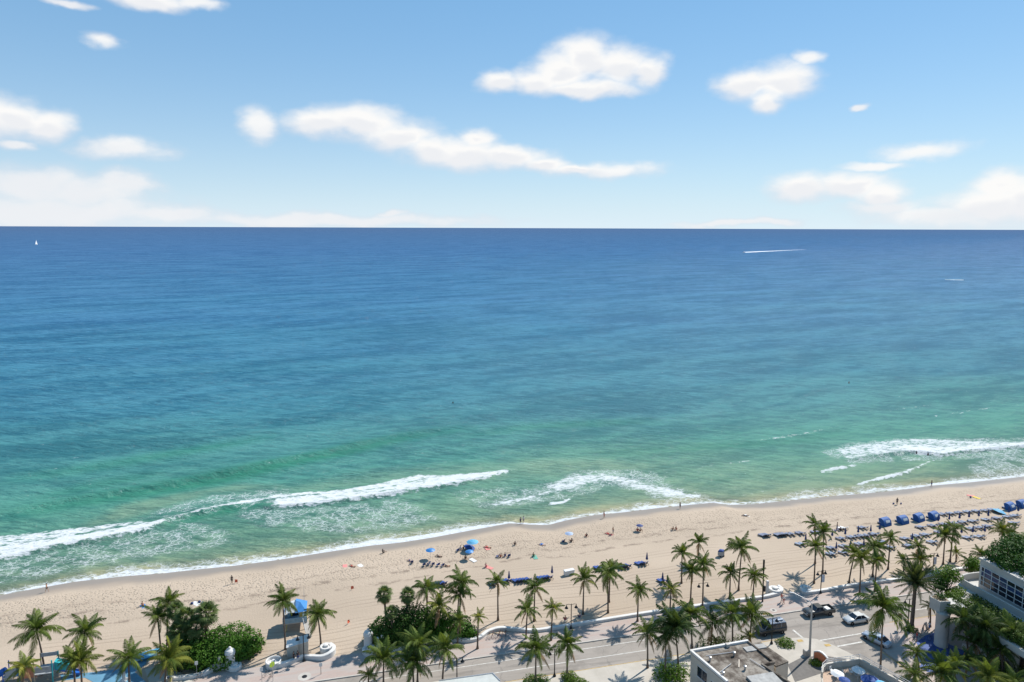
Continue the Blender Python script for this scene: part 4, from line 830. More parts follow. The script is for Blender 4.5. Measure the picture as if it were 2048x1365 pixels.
def flat_building():
    z = 7.0; roof = [at(x, y, z) for x, y in ((1382,1304),(1495,1284),(1548,1327),(1524,1331),(1590,1375),(1650,1440),(1530,1440),(1454,1365))]
    o = thing('flat_roof_building', 'cream two-storey building with stained flat roof at the bottom', 'building', (roof[0].x, roof[0].y, LZ))
    MB().prism([tuple(q)[:2] for q in roof], LZ, z - .3).build('wall', M['cream'], o, world=True)
    MB().prism([tuple(q)[:2] for q in roof], z - .3, z - .02).build('roof', M['roof'], o, world=True)
    b = MB(); edge_bars(b, [q + Vector((0, 0, .12)) for q in (roof[7], roof[0], roof[1])], .34, .34); b.build('parapet', M['stucco'], o, world=True)
    b = MB(); edge_bars(b, [q + Vector((0, 0, .10)) for q in (roof[1], roof[2], roof[3], roof[4])], .26, .30); b.build('inner_kerb', M['roof'], o, world=True)
    # lower wing
    z2 = 6.3; lw = [at(x, y, z2) for x, y in ((1500,1287),(1521,1284),(1577,1323),(1552,1333))]
    MB().prism([tuple(q)[:2] for q in lw], LZ, z2 - .2).build('wing_wall', M['tan'], o, world=True)
    MB().prism([tuple(q)[:2] for q in lw], z2 - .2, z2).build('wing_roof', M['roof'], o, world=True)
    for i, (x, y, w, d, h, m) in enumerate(((1500,1299,1.7,1.1,.12,'roof_pale'), (1521,1294,1.6,1.0,.14,'roof_pale'), (1530,1364,4.2,2.6,.3,'roof_pale'), (1455,1294,.5,.5,.5,'concrete'))):
        q = at(x, y, z if i != 1 else z2); MB().box(q + Vector((0, 0, h / 2)), (w, d, h), CA).build('roof_hatch' if i < 3 else 'roof_vent', M[m], o, world=True)
    for (x0, y0), (x1, y1) in (((1412,1312),(1470,1304)), ((1440,1345),(1462,1328)), ((1500,1318),(1530,1338))): MB().tube([at(x0, y0, z + .12), at(x1, y1, z + .12)], .05, 6).build('roof_pipe', M['steel'], o, world=True)
    for x, y in ((1420,1322),(1468,1312),(1490,1340),(1446,1352)):
        q = at(x, y, z); b = MB(); b.lathe([(.14, -.05), (.14, .45), (.24, .48), (.2, .62), (.02, .68)], tuple(q), 10); b.build('roof_vent', M['steel'], o, world=True)
    q = at(1478, 1328, z); MB().box(q + Vector((0, 0, .04)), (1.9, .16, .08), CA + 1.0).build('plank', M['tan'], o, world=True)
    # windows on the left wall
    a, c = roof[0], roof[7]; d = (c - a).normalized(); nrm = Vector((d.y, -d.x, 0)); nrm = nrm if nrm.x < 0 else -nrm
    def window(u0, u1, z0, z1, n):
        q0, q1 = a + d * u0, a + d * u1
        f = MB(); f.bar(Vector((*q0.xy, z0 - .05)) + nrm * .03, Vector((*q1.xy, z0 - .05)) + nrm * .03, .16, .1); f.bar(Vector((*q0.xy, z1 + .04)) + nrm * .02, Vector((*q1.xy, z1 + .04)) + nrm * .02, .1, .08)
        w = f.build('window', M['white'], o, world=True)
        for k in range(n):
            r0, r1 = q0.lerp(q1, (k + .04) / n), q0.lerp(q1, (k + .96) / n)
            m = MB(); e = nrm * .012
            m.quad(Vector((*r0.xy, z0)) + e, Vector((*r1.xy, z0)) + e, Vector((*r1.xy, z1)) + e, Vector((*r0.xy, z1)) + e)
            w2 = bpy.data.objects.new('pane', None); bpy.data.objects.remove(w2)
            inv = o.matrix_basis.inverted(); m.v = [tuple(inv @ Vector(q)) for q in m.v]; m.build('pane', M['glass'], w)
    window(1.5, 3.6, 4.2, 5.8, 2); window(4.4, 5.2, 4.5, 5.3, 1)
    q = a + d * 3.0 + nrm * .5; b = MB(); b.lathe([(1.0, 0), (.95, .3), (.7, .7), (.3, .95), (.02, 1.0)], (q.x, q.y, 2.9), 16); b.build('awning', M['orange'], o, True, world=True)
flat_building()
# pale canopy at the bottom edge
pts = [at(x, y, 5.0) for x, y in ((878,1362),(985,1347),(1000,1362),(985,1400),(860,1400))]
o = thing('flat_canopy', 'pale grey flat canopy roof cut by the bottom edge', 'canopy', (pts[0].x, pts[0].y, LZ)); M['canopy'] = mat('pale_canopy', (.42, .43, .40), .5, .1, 1)
MB().prism([tuple(q)[:2] for q in pts], 4.8, 5.0).build('roof', M['canopy'], o, world=True)
b = MB(); edge_bars(b, [q + Vector((0, 0, .03)) for q in pts[:3]], .15, .1); b.build('trim', M['steel'], o, world=True)
for q in pts[3:]: MB().tube([(q.x, q.y, LZ), (q.x, q.y, 4.85)], .08, 8).build('post', M['steel'], o, world=True)
for q in pts[:2]: MB().tube([(q.x + .3, q.y - .6, LZ), (q.x + .3, q.y - .6, 4.85)], .08, 8).build('post', M['steel'], o, world=True)

# ------------------------------------------------------------------ raised terrace with railing
def terrace():
    ZT = 4.2; rim = [at(x, y, 5.0) for x, y in ((1644,1345),(1645,1336),(1652,1329),(1668,1326),(1700,1322),(1719,1318),(1760,1341),(1796,1361),(1850,1392),(1780,1450),(1660,1430),(1646,1375))]
    o = thing('terrace', 'raised cream cafe terrace with white railing beside the side street', 'terrace', (rim[0].x, rim[0].y, LZ)); P2 = [tuple(q)[:2] for q in rim]
    MB().prism(P2, LZ, ZT).build('base_wall', M['cream'], o, world=True)
    b = MB(); edge_bars(b, [Vector((*q, ZT + .45)) for q in P2[:9]], .3, .9); b.build('parapet', M['cream'], o, world=True)
    c = sum((Vector(q) for q in P2), Vector((0, 0))) / len(P2); inn = [tuple(Vector(q).lerp(c, .04)) for q in P2]
    MB().prism(inn, ZT, ZT + .02).build('floor', M['orange_tile'], o, world=True)
    b = MB()
    for dz in (1.55, 1.25): b.tube([Vector((*q, ZT + dz)) for q in P2[:9]], .03, 6)
    r = b.build('railing', M['white'], o, world=True)
    for a, d in zip(P2[:8], P2[1:9]):
        n = max(1, int((Vector(d) - Vector(a)).length / 1.6))
        for k in range(n):
            q = Vector(a).lerp(Vector(d), k / n); MB().tube([(q.x, q.y, ZT + .9), (q.x, q.y, ZT + 1.58)], .03, 6).build('rail_post', M['white'], o, world=True)
    return ZT
M['orange_tile'] = mat('terrace_tile', (.42, .30, .22), .8, .15, 1.5)
ZT = terrace()
def parasol(name, label, pos, r, h, m, ribs=8, drop=.35, group=None, tilt=0.0):
    o = thing(name, label, 'parasol', pos, group=group)
    MB().tube([(0, 0, 0), (0, 0, h)], .025, 6).build('pole', M['white'], o)
    b = MB(); n = ribs * 2; vs = [(0, 0, h)]; fs = []
    for j, (rr, zz) in enumerate(((.5, .30), (1.0, 1.0))):
        for k in range(n):
            a = 2 * math.pi * k / n; q = 1.0 if k % 2 == 0 else .955
            vs.append((r * rr * q * math.cos(a), r * rr * q * math.sin(a), h - drop * r * zz - (0 if k % 2 == 0 else -.015)))
    fs += [(0, 1 + k, 1 + (k + 1) % n) for k in range(n)] + [(1 + k, 1 + n + k, 1 + n + (k + 1) % n, 1 + (k + 1) % n) for k in range(n)]
    b.add(vs, fs); c = b.build('canopy', m, o); MB().lathe([(.03, h - .02), (.035, h + .06), (.01, h + .1)], n=8).build('finial', M['white'], o)
    b = MB()
    for k in range(ribs):
        a = 2 * math.pi * k / ribs; b.tube([(0, 0, h - .12), (r * .97 * math.cos(a), r * .97 * math.sin(a), h - drop * r - .02)], .009, 3)
    b.build('ribs', M['steel'], o)
    if tilt: o.matrix_basis = o.matrix_basis @ Matrix.Rotation(tilt, 4, 'Y')
    return o
for x, y, m, r, lab in ((1675,1345,'white',.95,'white parasol at the left of the terrace'), (1717,1338,'white',.95,'white and silver parasol in the middle of the terrace'), (1689,1358,'royal',.8,'small royal blue parasol at the bottom of the terrace'), (1741,1356,'royal',1.3,'wide royal blue parasol on the terrace by the street wall'), (1762,1366,'lblue',1.0,'teal parasol at the bottom edge of the terrace')):
    p = at(x, y, ZT + 2.0); parasol('terrace_parasol', lab, (p.x, p.y, ZT), r, 2.1, M[m], group='terrace parasols')
def round_table(pos, label):
    o = thing('cafe_table', label, 'table', pos, group='cafe tables on the terrace'); MB().lathe([(.42, .72), (.42, .75)], n=18).build('table_top', M['white'], o); MB().tube([(0, 0, 0), (0, 0, .73)], .04, 6).build('leg', M['steel'], o); MB().lathe([(.25, 0), (.22, .03)], n=12).build('foot', M['steel'], o)
def cafe_chair(pos, rz, label):
    o = thing('cafe_chair', label, 'chair', pos, rz, group='cafe chairs on the terrace'); MB().box((0, 0, .44), (.44, .44, .05)).build('seat', M['white'], o); MB().box((0, -.21, .7), (.42, .04, .42)).build('backrest', M['white'], o)
    for sx in (-1, 1):
        for sy in (-1, 1): MB().tube([(sx * .19, sy * .19, 0), (sx * .19, sy * .19, .43)], .016, 5).build('leg', M['steel'], o)
for i, (x, y) in enumerate(((1672,1352),(1712,1350),(1735,1364))):
    p = at(x, y, ZT); w = ('left', 'middle', 'right')[i]; round_table((p.x, p.y, ZT + .02), 'small white round cafe table, %s one on the terrace' % w)
    for k in range(3):
        a = 2.1 * k + i; cafe_chair((p.x + .75 * math.cos(a), p.y + .75 * math.sin(a), ZT + .02), a + math.pi / 2, 'white cafe chair at the %s terrace table, %s' % (w, ('seaward side', 'left side', 'near side')[k]))
# curved monument sign
def monument():
    p = at(1641, 1327); o = thing('monument_sign', 'curved terracotta sign slab with white rim by the corner', 'sign', p, CA - R(68)); n = 12
    def arch(w, h): return [(-w, 0)] + [(-w + 2 * w * k / n, h * (.45 + .55 * math.sin(math.pi * (.18 + .64 * k / n)) ** 1.0)) for k in range(n + 1)] + [(w, 0)]
    for nm, w, h, t, m in (('rim', 1.15, 2.0, .16, 'white'), ('face', 1.02, 1.82, .22, 'orange')):
        pr = arch(w, h); b = MB(); N = len(pr); b.add([(x, -t, z) for x, z in pr] + [(x, t, z) for x, z in pr], [tuple(range(N)), tuple(range(2 * N - 1, N - 1, -1))] + [(i, i + N, (i + 1) % N + N, (i + 1) % N) for i in range(N)]); b.build(nm, M[m], o)
    MB().box((0, 0, .12), (2.6, .9, .24), 0, .05).build('plinth', M['concrete'], o)
monument()
pp = [px_st(*q) for q in ((1575,1330),(1600,1317),(1640,1311),(1690,1318),(1700,1325),(1650,1345),(1590,1365))]
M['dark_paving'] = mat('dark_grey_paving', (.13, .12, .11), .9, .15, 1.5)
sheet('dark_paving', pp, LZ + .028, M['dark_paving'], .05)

# ------------------------------------------------------------------ hotel podium on the right
M['hotel_wall'] = mat('hotel_stucco', (.43, .415, .385), .8, .10, .5, bump=.01)
def hotel():
    o = thing('hotel', 'white hotel podium with large gridded windows and planted terrace, right edge', 'building', P(107, 88, LZ)); W_ = dict(world=True)
    def prism(nm, pts, z0, z1, m): return MB().prism([tuple(P(*q))[:2] for q in pts], z0, z1).build(nm, m, o, **W_)
    prism('upper_wall', [(107.1, 91.6), (150, 91.6), (150, 30), (107.1, 30)], 7.2, 12.3, M['hotel_wall'])
    prism('roof_slab', [(106.9, 91.8), (150, 91.8), (150, 30), (106.9, 30)], 12.3, 12.6, M['hotel_wall'])
    prism('terrace_slab', [(97.0, 88.3), (99.5, 90.4), (104.6, 93.4), (112, 94.4), (150, 94.4), (150, 30), (97.4, 30)], 6.2, 7.2, M['hotel_wall'])
    prism('lower_wall', [(109, 88), (150, 90), (150, 30), (109, 30)], LZ, 6.2, M['tan'])
    # curved terrace parapet
    b = MB(); wall_sweep(b, [(*tuple(P(s, t))[:2], 8.3 - LZ) for s, t in ((105.6, 30), (105.5, 70), (105.2, 84), (104.8, 91.5), (105.2, 93.3), (107, 94.0), (110.5, 93.9), (114, 93.0))], .3, LZ); 
    b.v = [(x, y, max(z, 7.0)) for x, y, z in b.v]; b.build('parapet', M['hotel_wall'], o, **W_)
    # window grid on the side wall: frame, bars and every pane
    s0 = 107.0; ts = [91.2, 90.6] + [90.6 - 1.42 * k for k in range(1, 10)]; zs = [7.9, 8.75, 9.6, 10.45, 11.25]
    fr = MB()
    for z in zs: fr.bar(P(s0, ts[0], z), P(s0, ts[-1], z), .09, .07)
    for t in ts: fr.bar(P(s0 - .004, t, zs[0] - .03), P(s0 - .004, t, zs[-1] + .03), .08, .08, (1, 0, 0))
    w = fr.build('window', M['white'], o, **W_)
    inv = o.matrix_basis.inverted(); G2 = [M['glass'], M['glass_blue'], M['glass'], M['glass_grey']]; g = random.Random(5)
    for i in range(len(ts) - 1):
        for j in range(4):
            m = MB(); e = .03; a, c = ts[i] - e, ts[i + 1] + e; z0, z1 = zs[j] + e, zs[j + 1] - e
            m.quad(P(s0 + .05, a, z0), P(s0 + .05, c, z0), P(s0 + .05, c, z1), P(s0 + .05, a, z1)); m.v = [tuple(inv @ Vector(q)) for q in m.v]
            m.build('pane', G2[g.choice((1, 1, 3, 0)) if j >= 2 else g.choice((0, 0, 0, 2))], w)
    # column, planter box, beam
    q = P(94.2, 86.3); MB().lathe([(1.06, 0), (1.0, .1), (1.0, 5.6), (1.12, 5.75)], (q.x, q.y, LZ), 32).build('column', M['hotel_wall'], o, True, **W_)
    prism('planter_box', [(93.2, 88.1), (93.5, 86.4), (95.3, 86.1), (95.7, 87.8), (94.7, 88.8)], 7.2, 9.1, M['hotel_wall'])
    prism('planter_soil', [(93.35, 87.98), (93.62, 86.53), (95.18, 86.25), (95.5, 87.7), (94.65, 88.6)], 9.1, 9.12, M['soil'])
    prism('beam', [(95.3, 87.9), (95.1, 86.2), (98, 85.2), (98, 88.4)], 6.9, 8.2, M['hotel_wall'])
    for t in (78, 70): 
        q = P(99.5, t); MB().lathe([(.6, 0), (.6, 4.7)], (q.x, q.y, LZ), 20).build('column', M['hotel_wall'], o, True, **W_)
    # steps under the terrace
    for k in range(5): prism('step', [(100 + .4 * k, 86.5), (104, 87.5), (104, 81), (100 + .4 * k, 80)], LZ + .021 + .16 * k, LZ + .021 + .16 * (k + 1), M['concrete'])
    prism('ramp_wall', [(96.6, 84.6), (96.9, 84.6), (101.2, 79), (100.9, 79)], LZ, LZ + 1.0, M['white'])
    # planting belongs to the place, not to the hotel
    def bed(name, label, ls, z, m, seed, leaf=.13, dens=20):
        p = P(ls[0][0], ls[0][1], z); h = thing(name, label, 'hedge', p); L = []
        for s, t, zz, r, rz in ls: q = P(s, t, z) - p; L.append((q.x, q.y, zz, r, r, rz))
        lumps_foliage(L, leaf, dens, seed, 'foliage', BUSH[m], h); stems(h, L, .03)
    bed('terrace_hedge', 'dark hedge planted along the hotel terrace edge', [(98.3 + .05 * k, 87.6 - 1.25 * k, .5, 1.25, 1.0) for k in range(14)] + [(100.5, 87 - 1.4 * k, .25, 1.3, .65) for k in range(12)] + [(102.9, 88.4 - 1.4 * k, .2, 1.2, .6) for k in range(12)], 7.2, 'dk', 51, .13, 40)
    bed('terrace_shrub', 'bright green shrub at the head of the terrace hedge', [(98.6, 89.0, .7, 1.2, .8), (100.2, 89.8, .6, 1.2, .8), (101.8, 90.6, .5, 1.1, .7)], 7.2, 'sg', 52, .14, 40)
    bed('roof_bush', 'big dark green bush spilling over the hotel roof corner', [(109, 90, .9, 1.9, 1.3), (112, 91, 1.3, 2.2, 1.6), (115, 90, 1.2, 2.2, 1.5), (110.5, 87, .9, 2.0, 1.3), (113.5, 87, 1.2, 2.2, 1.5), (109.5, 84, .6, 1.9, 1.3), (108.4, 81, .5, 1.6, 1.1), (109.5, 77.5, .6, 1.8, 1.2), (108.2, 87.5, .3, 1.5, 1.1), (112, 83, .9, 1.9, 1.2), (118, 88, 1.2, 2.2, 1.5), (116, 93, 1.2, 2.0, 1.5)], 12.6, 'dk', 53, .17, 34)
    bed('planter_plant', 'leafy plants in the white planter on the column', [(94.3, 87.3, .3, .7, .5), (94.9, 87.2, .3, .6, .5)], 9.12, 'dk', 54, .12, 26)
    bed('lower_shrubs', 'dark shrubs in the shade below the hotel terrace', [(97.6, 79.5, .6, 1.5, 1.0), (99.5, 77.5, .7, 1.6, 1.1), (96.5, 76.5, .6, 1.4, .9), (101.5, 76, .7, 1.6, 1.2)], LZ, 'dk', 55)
M['glass_blue'] = mat('blue_window_glass', (.03, .055, .13), .1, .3, 1.2, spec=.7); M['glass_grey'] = mat('curtained_window', (.17, .15, .135), .25, .3, 1.0)
hotel()
b = MB(); b.box((0, 0, 1.2), (5.5, 4, 2.4), 0, .05); q = P(117, 84, 12.6); o = b.build('roof_plant_room', M['stucco']); o.matrix_basis = Matrix.Translation(q) @ Matrix.Rotation(CA, 4, 'Z'); tag(o, 'white box-like plant room on the hotel roof', 'roof box')

# ------------------------------------------------------------------ lifeguard tower
M['lg_yellow'] = mat('yellow_paint', (.55, .40, .12), .6, .12, 2); M['lg_blue'] = mat('bright_blue_paint', (.03, .17, .42), .5, .1, 2); M['lg_teal'] = mat('grey_blue_paint', (.22, .33, .40), .6, .15, 2)
def lifeguard():
    p = at(592, 1252); o = thing('lifeguard_tower', 'blue and yellow lifeguard tower on stilts with blue and white roof', 'lifeguard tower', p, CA)
    for x in (-1.3, 1.3):
        for y in (-1.2, 1.2): MB().tube([(x * 1.2, y * 1.2, 0), (x, y, 1.5)], .08, 6).build('leg', M['lg_yellow'], o)
    MB().box((0, 0, 1.55), (4.0, 3.6, .14)).build('deck', M['concrete'], o)
    MB().box((0, .2, 2.5), (2.5, 2.3, 1.75)).build('cabin', M['lg_teal'], o)
    for x, y, w, d in ((0, -1.75, 4.0, .08), (-1.96, 0, .08, 3.4), (1.96, 0, .08, 3.4)): MB().box((x, y, 2.05), (w, d, .85)).build('railing_panel', M['lg_blue'] if x < 0 else M['lg_teal'] if y else M['lg_yellow'], o)
    MB().box((-.1, -.96, 2.75), (1.3, .06, .7)).build('window', M['glass'], o); MB().box((.95, -.965, 2.55), (.5, .05, 1.5)).build('door', M['lg_yellow'], o)
    b = MB(); b.add([(-1.7, -1.5, 3.35), (.1, -1.6, 3.35), (.1, 1.8, 3.35), (-1.7, 1.7, 3.35), (-.7, -.2, 4.35), (.1, -.2, 4.55), (.1, .4, 4.55), (-.7, .4, 4.35)], [(0, 1, 5, 4), (1, 2, 6, 5), (2, 3, 7, 6), (3, 0, 4, 7), (4, 5, 6, 7), (3, 2, 1, 0)]); b.build('white_roof', M['white'], o)
    b = MB(); b.add([(.12, -1.75, 3.32), (1.9, -1.5, 3.32), (1.9, 1.8, 3.32), (.12, 1.9, 3.32), (.12, -.2, 4.75), (.8, -.2, 4.4), (.8, .4, 4.4), (.12, .4, 4.75)], [(0, 1, 5, 4), (1, 2, 6, 5), (2, 3, 7, 6), (3, 0, 4, 7), (4, 5, 6, 7), (3, 2, 1, 0)]); b.build('blue_roof', M['lg_blue'], o)
    b = MB(); b.bar((1.7, -1.6, 1.5), (2.4, -4.0, .05), .9, .1); b.build('ramp', M['concrete'], o)
    b = MB(); b.bar((1.25, -1.7, 2.4), (1.95, -4.0, .95), .05, .07); b.bar((2.15, -1.5, 2.4), (2.85, -4.0, .95), .05, .07); b.build('ramp_rail', M['white'], o)
    MB().tube([(1.4, 1.2, 3.3), (1.4, 1.2, 6.2)], .03, 6).build('flag_mast', M['steel'], o)
lifeguard()
# storage cabins behind the middle wave wall
for x, y, lab in ((586, 1311, 'left'), (606, 1305, 'right')):
    p = at(x, y); o = thing('beach_shed', 'grey-white slanted-roof shed behind the wave wall, %s of two' % lab, 'shed', p, CA)
    b = MB(); b.add([(-.85, -.6, 0), (.85, -.6, 0), (.85, .6, 0), (-.85, .6, 0), (-.85, -.6, 1.75), (.85, -.6, 2.1), (.85, .6, 2.5), (-.85, .6, 2.1)], [(3, 2, 1, 0), (4, 5, 6, 7), (0, 1, 5, 4), (1, 2, 6, 5), (2, 3, 7, 6), (3, 0, 4, 7)]); b.build('walls', M['cream'], o)
    b = MB(); b.add([(-.95, -.7, 1.77), (.95, -.7, 2.16), (.95, .7, 2.62), (-.95, .7, 2.19), (-.95, -.7, 1.83), (.95, -.7, 2.22), (.95, .7, 2.68), (-.95, .7, 2.25)], [(3, 2, 1, 0), (4, 5, 6, 7), (0, 1, 5, 4), (1, 2, 6, 5), (2, 3, 7, 6), (3, 0, 4, 7)]); b.build('roof', M['white'], o)
# ------------------------------------------------------------------ playground
M['teal'] = mat('teal_plastic', (.02, .30, .34), .45, .1, 2); M['pblue'] = mat('blue_plastic', (.015, .12, .45), .4, .1, 2); M['porange'] = mat('orange_panel', (.50, .19, .11), .55, .12, 2); M['pgrey'] = mat('grey_plastic', (.30, .32, .34), .5, .15, 2); M['pwood'] = mat('tan_post', (.42, .35, .25), .7, .15, 3)
M['play_blue'] = mat('light_blue_rubber_floor', (.10, .235, .34), .8, .1, .7)
sheet('play_surface', [px_st(*q) for q in ((120,1350),(190,1345),(250,1337),(300,1307),(310,1300),(302,1320),(270,1345),(300,1372),(200,1372),(170,1356),(125,1362))], LZ + .03, M['play_blue'], .1)
sheet('play_path', [px_st(*q) for q in ((300,1372),(290,1340),(315,1330),(360,1345),(400,1372))], LZ + .026, M['walk'], .1)
def playground():
    p = at(95, 1358); o = thing('play_tower', 'playground climbing tower with teal roofed slide and orange panel', 'playground', p, CA)
    for x in (-1.2, 1.2):
        for y in (-1.2, 1.2): MB().tube([(x, y, 0), (x, y, 3.6)], .09, 8).build('post', M['pwood'] if x < 0 else M['teal'], o)
    MB().box((0, 0, 1.6), (2.5, 2.5, .12)).build('deck', M['pgrey'], o)
    MB().box((-2.3, -.2, 1.5), (1.9, .1, 1.7)).build('panel', M['porange'], o); MB().box((-3.2, -.2, 1.2), (.12, .12, 2.4)).build('post', M['pwood'], o)
    MB().box((0, -1.25, 2.3), (2.2, .08, .9)).build('railing_panel', M['pgrey'], o); MB().box((0, 1.25, 3.2), (2.4, .08, .6)).build('railing_panel', M['pgrey'], o)
    b = MB(); b.quad((1.25, -.55, 2.9), (3.2, -.55, 2.2), (3.2, .55, 2.2), (1.25, .55, 2.9)); b.quad((1.25, -.55, 1.7), (3.2, -.55, 1.2), (3.2, -.55, 2.2), (1.25, -.55, 2.9)); b.quad((1.25, .55, 1.7), (3.2, .55, 1.2), (3.2, .55, 2.2), (1.25, .55, 2.9)); b.build('slide_hood', M['teal'], o)
    pts = [(1.2, 0, 1.65), (2.2, 0, 1.2), (3.4, 0, .6), (4.2, 0, .35), (4.7, 0, .3)]
    b = MB()
    for a, c in zip(pts[:-1], pts[1:]):
        b.bar(a, c, .8, .06); 
        for sy in (-.42, .42): b.bar((a[0], sy, a[2] + .12), (c[0], sy, c[2] + .12), .06, .3)
    b.build('slide', M['pblue'], o)
    p = at(30, 1362); o = thing('play_climber', 'blue and grey playground climber with sloping tube at the corner', 'playground', p, CA)
    for x in (-1.1, 1.1):
        for y in (-1, 1): MB().tube([(x, y, 0), (x, y, 2.8)], .08, 8).build('post', M['pblue'], o)
    MB().box((0, 0, 1.3), (2.3, 2.1, .12)).build('deck', M['pgrey'], o); MB().box((0, -1.05, 1.9), (1.4, .08, 1.1)).build('panel', M['pgrey'], o); MB().box((.95, -1.0, 1.9), (.4, .1, 1.1)).build('panel', M['lg_blue'], o)
    MB().tube([(-1.1, 0, 1.9), (-2.6, -.1, 1.1), (-4.2, -.2, .4)], .5, 12).build('tube_slide', M['pblue'], o, True)
    p = at(64, 1354); o = thing('play_bridge', 'light blue curved bridge panel between the play towers', 'playground', p, CA)
    MB().tube([(-1.2, 0, 1.0), (0, 0, 1.25), (1.2, 0, 1.0)], .45, 10).build('tunnel', M['lg_blue'], o, True)
    for x in (-1, 1): MB().tube([(x, 0, 0), (x, 0, 1.0)], .07, 6).build('post', M['pwood'], o)
    p = at(248, 1362); o = thing('shower_column', 'white outdoor shower column on the blue play surface', 'shower', p)
    MB().box((0, 0, .15), (.9, .9, .3), 0, .05).build('base', M['white'], o); MB().lathe([(.28, .3), (.24, .5), (.22, 2.0), (.3, 2.1), (.3, 2.25), (.1, 2.35)], n=14).build('column', M['white'], o)
    MB().lathe([(.5, 2.6), (.45, 2.85), (.2, 3.0), (.02, 3.05)], n=14).build('cap', M['lg_blue'], o, True); MB().tube([(0, 0, 2.3), (0, 0, 2.65)], .06, 6).build('pipe', M['steel'], o)
    p = at(340, 1366); o = thing('litter_bin', 'tan litter bin with dark blue lid at the bottom left', 'bin', p); MB().lathe([(.3, 0), (.34, .85), (.34, .9)], n=16).build('body', M['pwood'], o); MB().lathe([(.38, .9), (.36, 1.0), (.2, 1.12), (.02, 1.15)], n=16).build('lid', M['royal'], o, True)
    for q, l in (((283,1322),4.4), ((296,1312),3.6)):
        p = at(*q); o = thing('shade_board', 'light blue flat wing of the play area, %s one' % ('front' if l > 4 else 'rear'), 'play feature', p, CA + R(18)); MB().box((0, 0, .5), (l, 1.1, .12), 0, .05).build('board', M['lblue'], o)
        for x in (-.4, .4): MB().tube([(x * l, 0, 0), (x * l, 0, .45)], .06, 6).build('leg', M['steel'], o)
playground()
# ------------------------------------------------------------------ loungers, cabanas, parasols on the sand
FACE = R(39)                                     # fronts look out to sea and a little left
M['frame_dark'] = mat('dark_lounger_frame', (.05, .055, .07), .5, .1, 4)
def lounger_proto(cloth, raise_=.46):
    o = thing('sun_lounger', '', 'sun lounger')
    MB().box((0, .36, .33), (.64, 1.22, .06), 0, .02).build('seat', M[cloth], o)
    b = MB(); b.bar((0, -.24, .34), (0, -.84, .34 + raise_), .64, .06); b.build('backrest', M[cloth], o)
    b = MB()
    for sx in (-.33, .33): b.bar((sx, -.9, .28), (sx, .98, .28), .04, .05)
    b.bar((0, -.7, .34 + raise_ * .75), (0, -.55, .28), .5, .03); b.build('frame', M['frame_dark'], o)
    for sx in (-.3, .3):
        for y in (-.8, .85): MB().box((sx, y, .14), (.05, .05, .28)).build('leg', M['frame_dark'], o)
    return o
LOUNGE = {'slate': lounger_proto('slate_canvas'), 'royal': lounger_proto('royal', .62), 'white': lounger_proto('white')}
used = set()
_T = ['twentieth', 'thirtieth', 'fortieth']; _U = ['first','second','third','fourth','fifth','sixth','seventh','eighth','ninth']
ORD = _U + ['tenth','eleventh','twelfth','thirteenth','fourteenth','fifteenth','sixteenth','seventeenth','eighteenth','nineteenth'] + [w for t, n in (('twentieth','twenty'), ('thirtieth','thirty')) for w in [t] + [n + '-' + u for u in _U]]
def put_lounger(kind, pos, rz, label, group):
    o = LOUNGE[kind] if kind not in used else copy_tree(LOUNGE[kind]); used.add(kind)
    o.matrix_basis = Matrix.Translation(pos) @ Matrix.Rotation(rz, 4, 'Z'); tag(o, label, 'sun lounger', group); return o
g7 = random.Random(77)
def lounger_row(pts, what, group, kind='slate', per=2, gap=.86):
    i = 0
    for (x, y) in pts:
        p = atg(x, y)
        for k in range(per):
            q = p + Vector((ES.x, ES.y, 0)) * gap * (k - (per - 1) / 2) * 1.05; q.z = ground(q)
            put_lounger(kind, q, FACE + R(g7.uniform(-7, 7)), '%s lounger in %s' % (ORD[i], what), group); i += 1
GR = 'grey-blue loungers set out in rows on the sand'
lounger_row([(1886,1031),(1903,1029.5),(1920,1028),(1937,1026),(1954.5,1024.8),(1973,1023.5),(1986,1022)], 'the row beside the cabanas nearest the sea, counted from left', GR)
lounger_row([(1726,1058),(1842,1057),(1866,1054),(1889,1051),(1910,1049),(1927,1047),(1947,1045),(1974,1042),(1995,1039),(2017,1036),(2031,1034)], 'the second row from the sea, counted from left', GR)
lounger_row([(1601,1069),(1632,1067),(1683,1080),(1704,1077),(1720,1075),(1732,1074),(1748,1071),(1812,1080),(1834,1075),(1851,1072),(1880,1067),(1943,1060),(1961,1058),(1976,1055),(2028,1048.5)], 'the third row from the sea, counted from left', 'grey-blue loungers set out in rows on the sand', per=2)
lounger_row([(1602,1091),(1664,1099),(1689,1095),(1720,1091),(1766,1086),(1817,1094),(1865,1087),(1936,1078),(1960,1076)], 'the fourth row from the sea, counted from left', GR)
lounger_row([(1663,1111),(1689,1108),(1780,1098)], 'the row nearest the promenade wall, counted from left', GR)
lounger_row([(1530,1073)], 'the left heap of pushed-together loungers', GR, per=4, gap=.45); lounger_row([(1562,1072)], 'the right heap of pushed-together loungers', GR, per=5, gap=.45); lounger_row([(1582,1071)], 'the pair just right of the heaps', GR)
lounger_row([(1685,1059)], 'the white pair left of the cabanas', 'white loungers', 'white', 2)
GB = 'bright blue loungers lined up on the open sand'
for x, y, n, w in ((1044,1164,5,'the blue set left of the middle palm'), (1089,1159,4,'the blue set right of that palm'), (1197,1139,2,'the blue set left of the close palm pair'), (1247,1136,4,'the blue set right of the close palm pair'), (1283,1130,3,'the blue set by the closed parasol'), (878,1171,4,'the blue set behind the middle thicket'), (986,1171,2,'the blue set behind the slender palm'), (1013,1165,2,'the blue set beside the first closed parasol'), (1325,1165,2,'the pair behind the short palm by the wall')):
    lounger_row([(x, y)], w, GB, 'royal', n, .62)
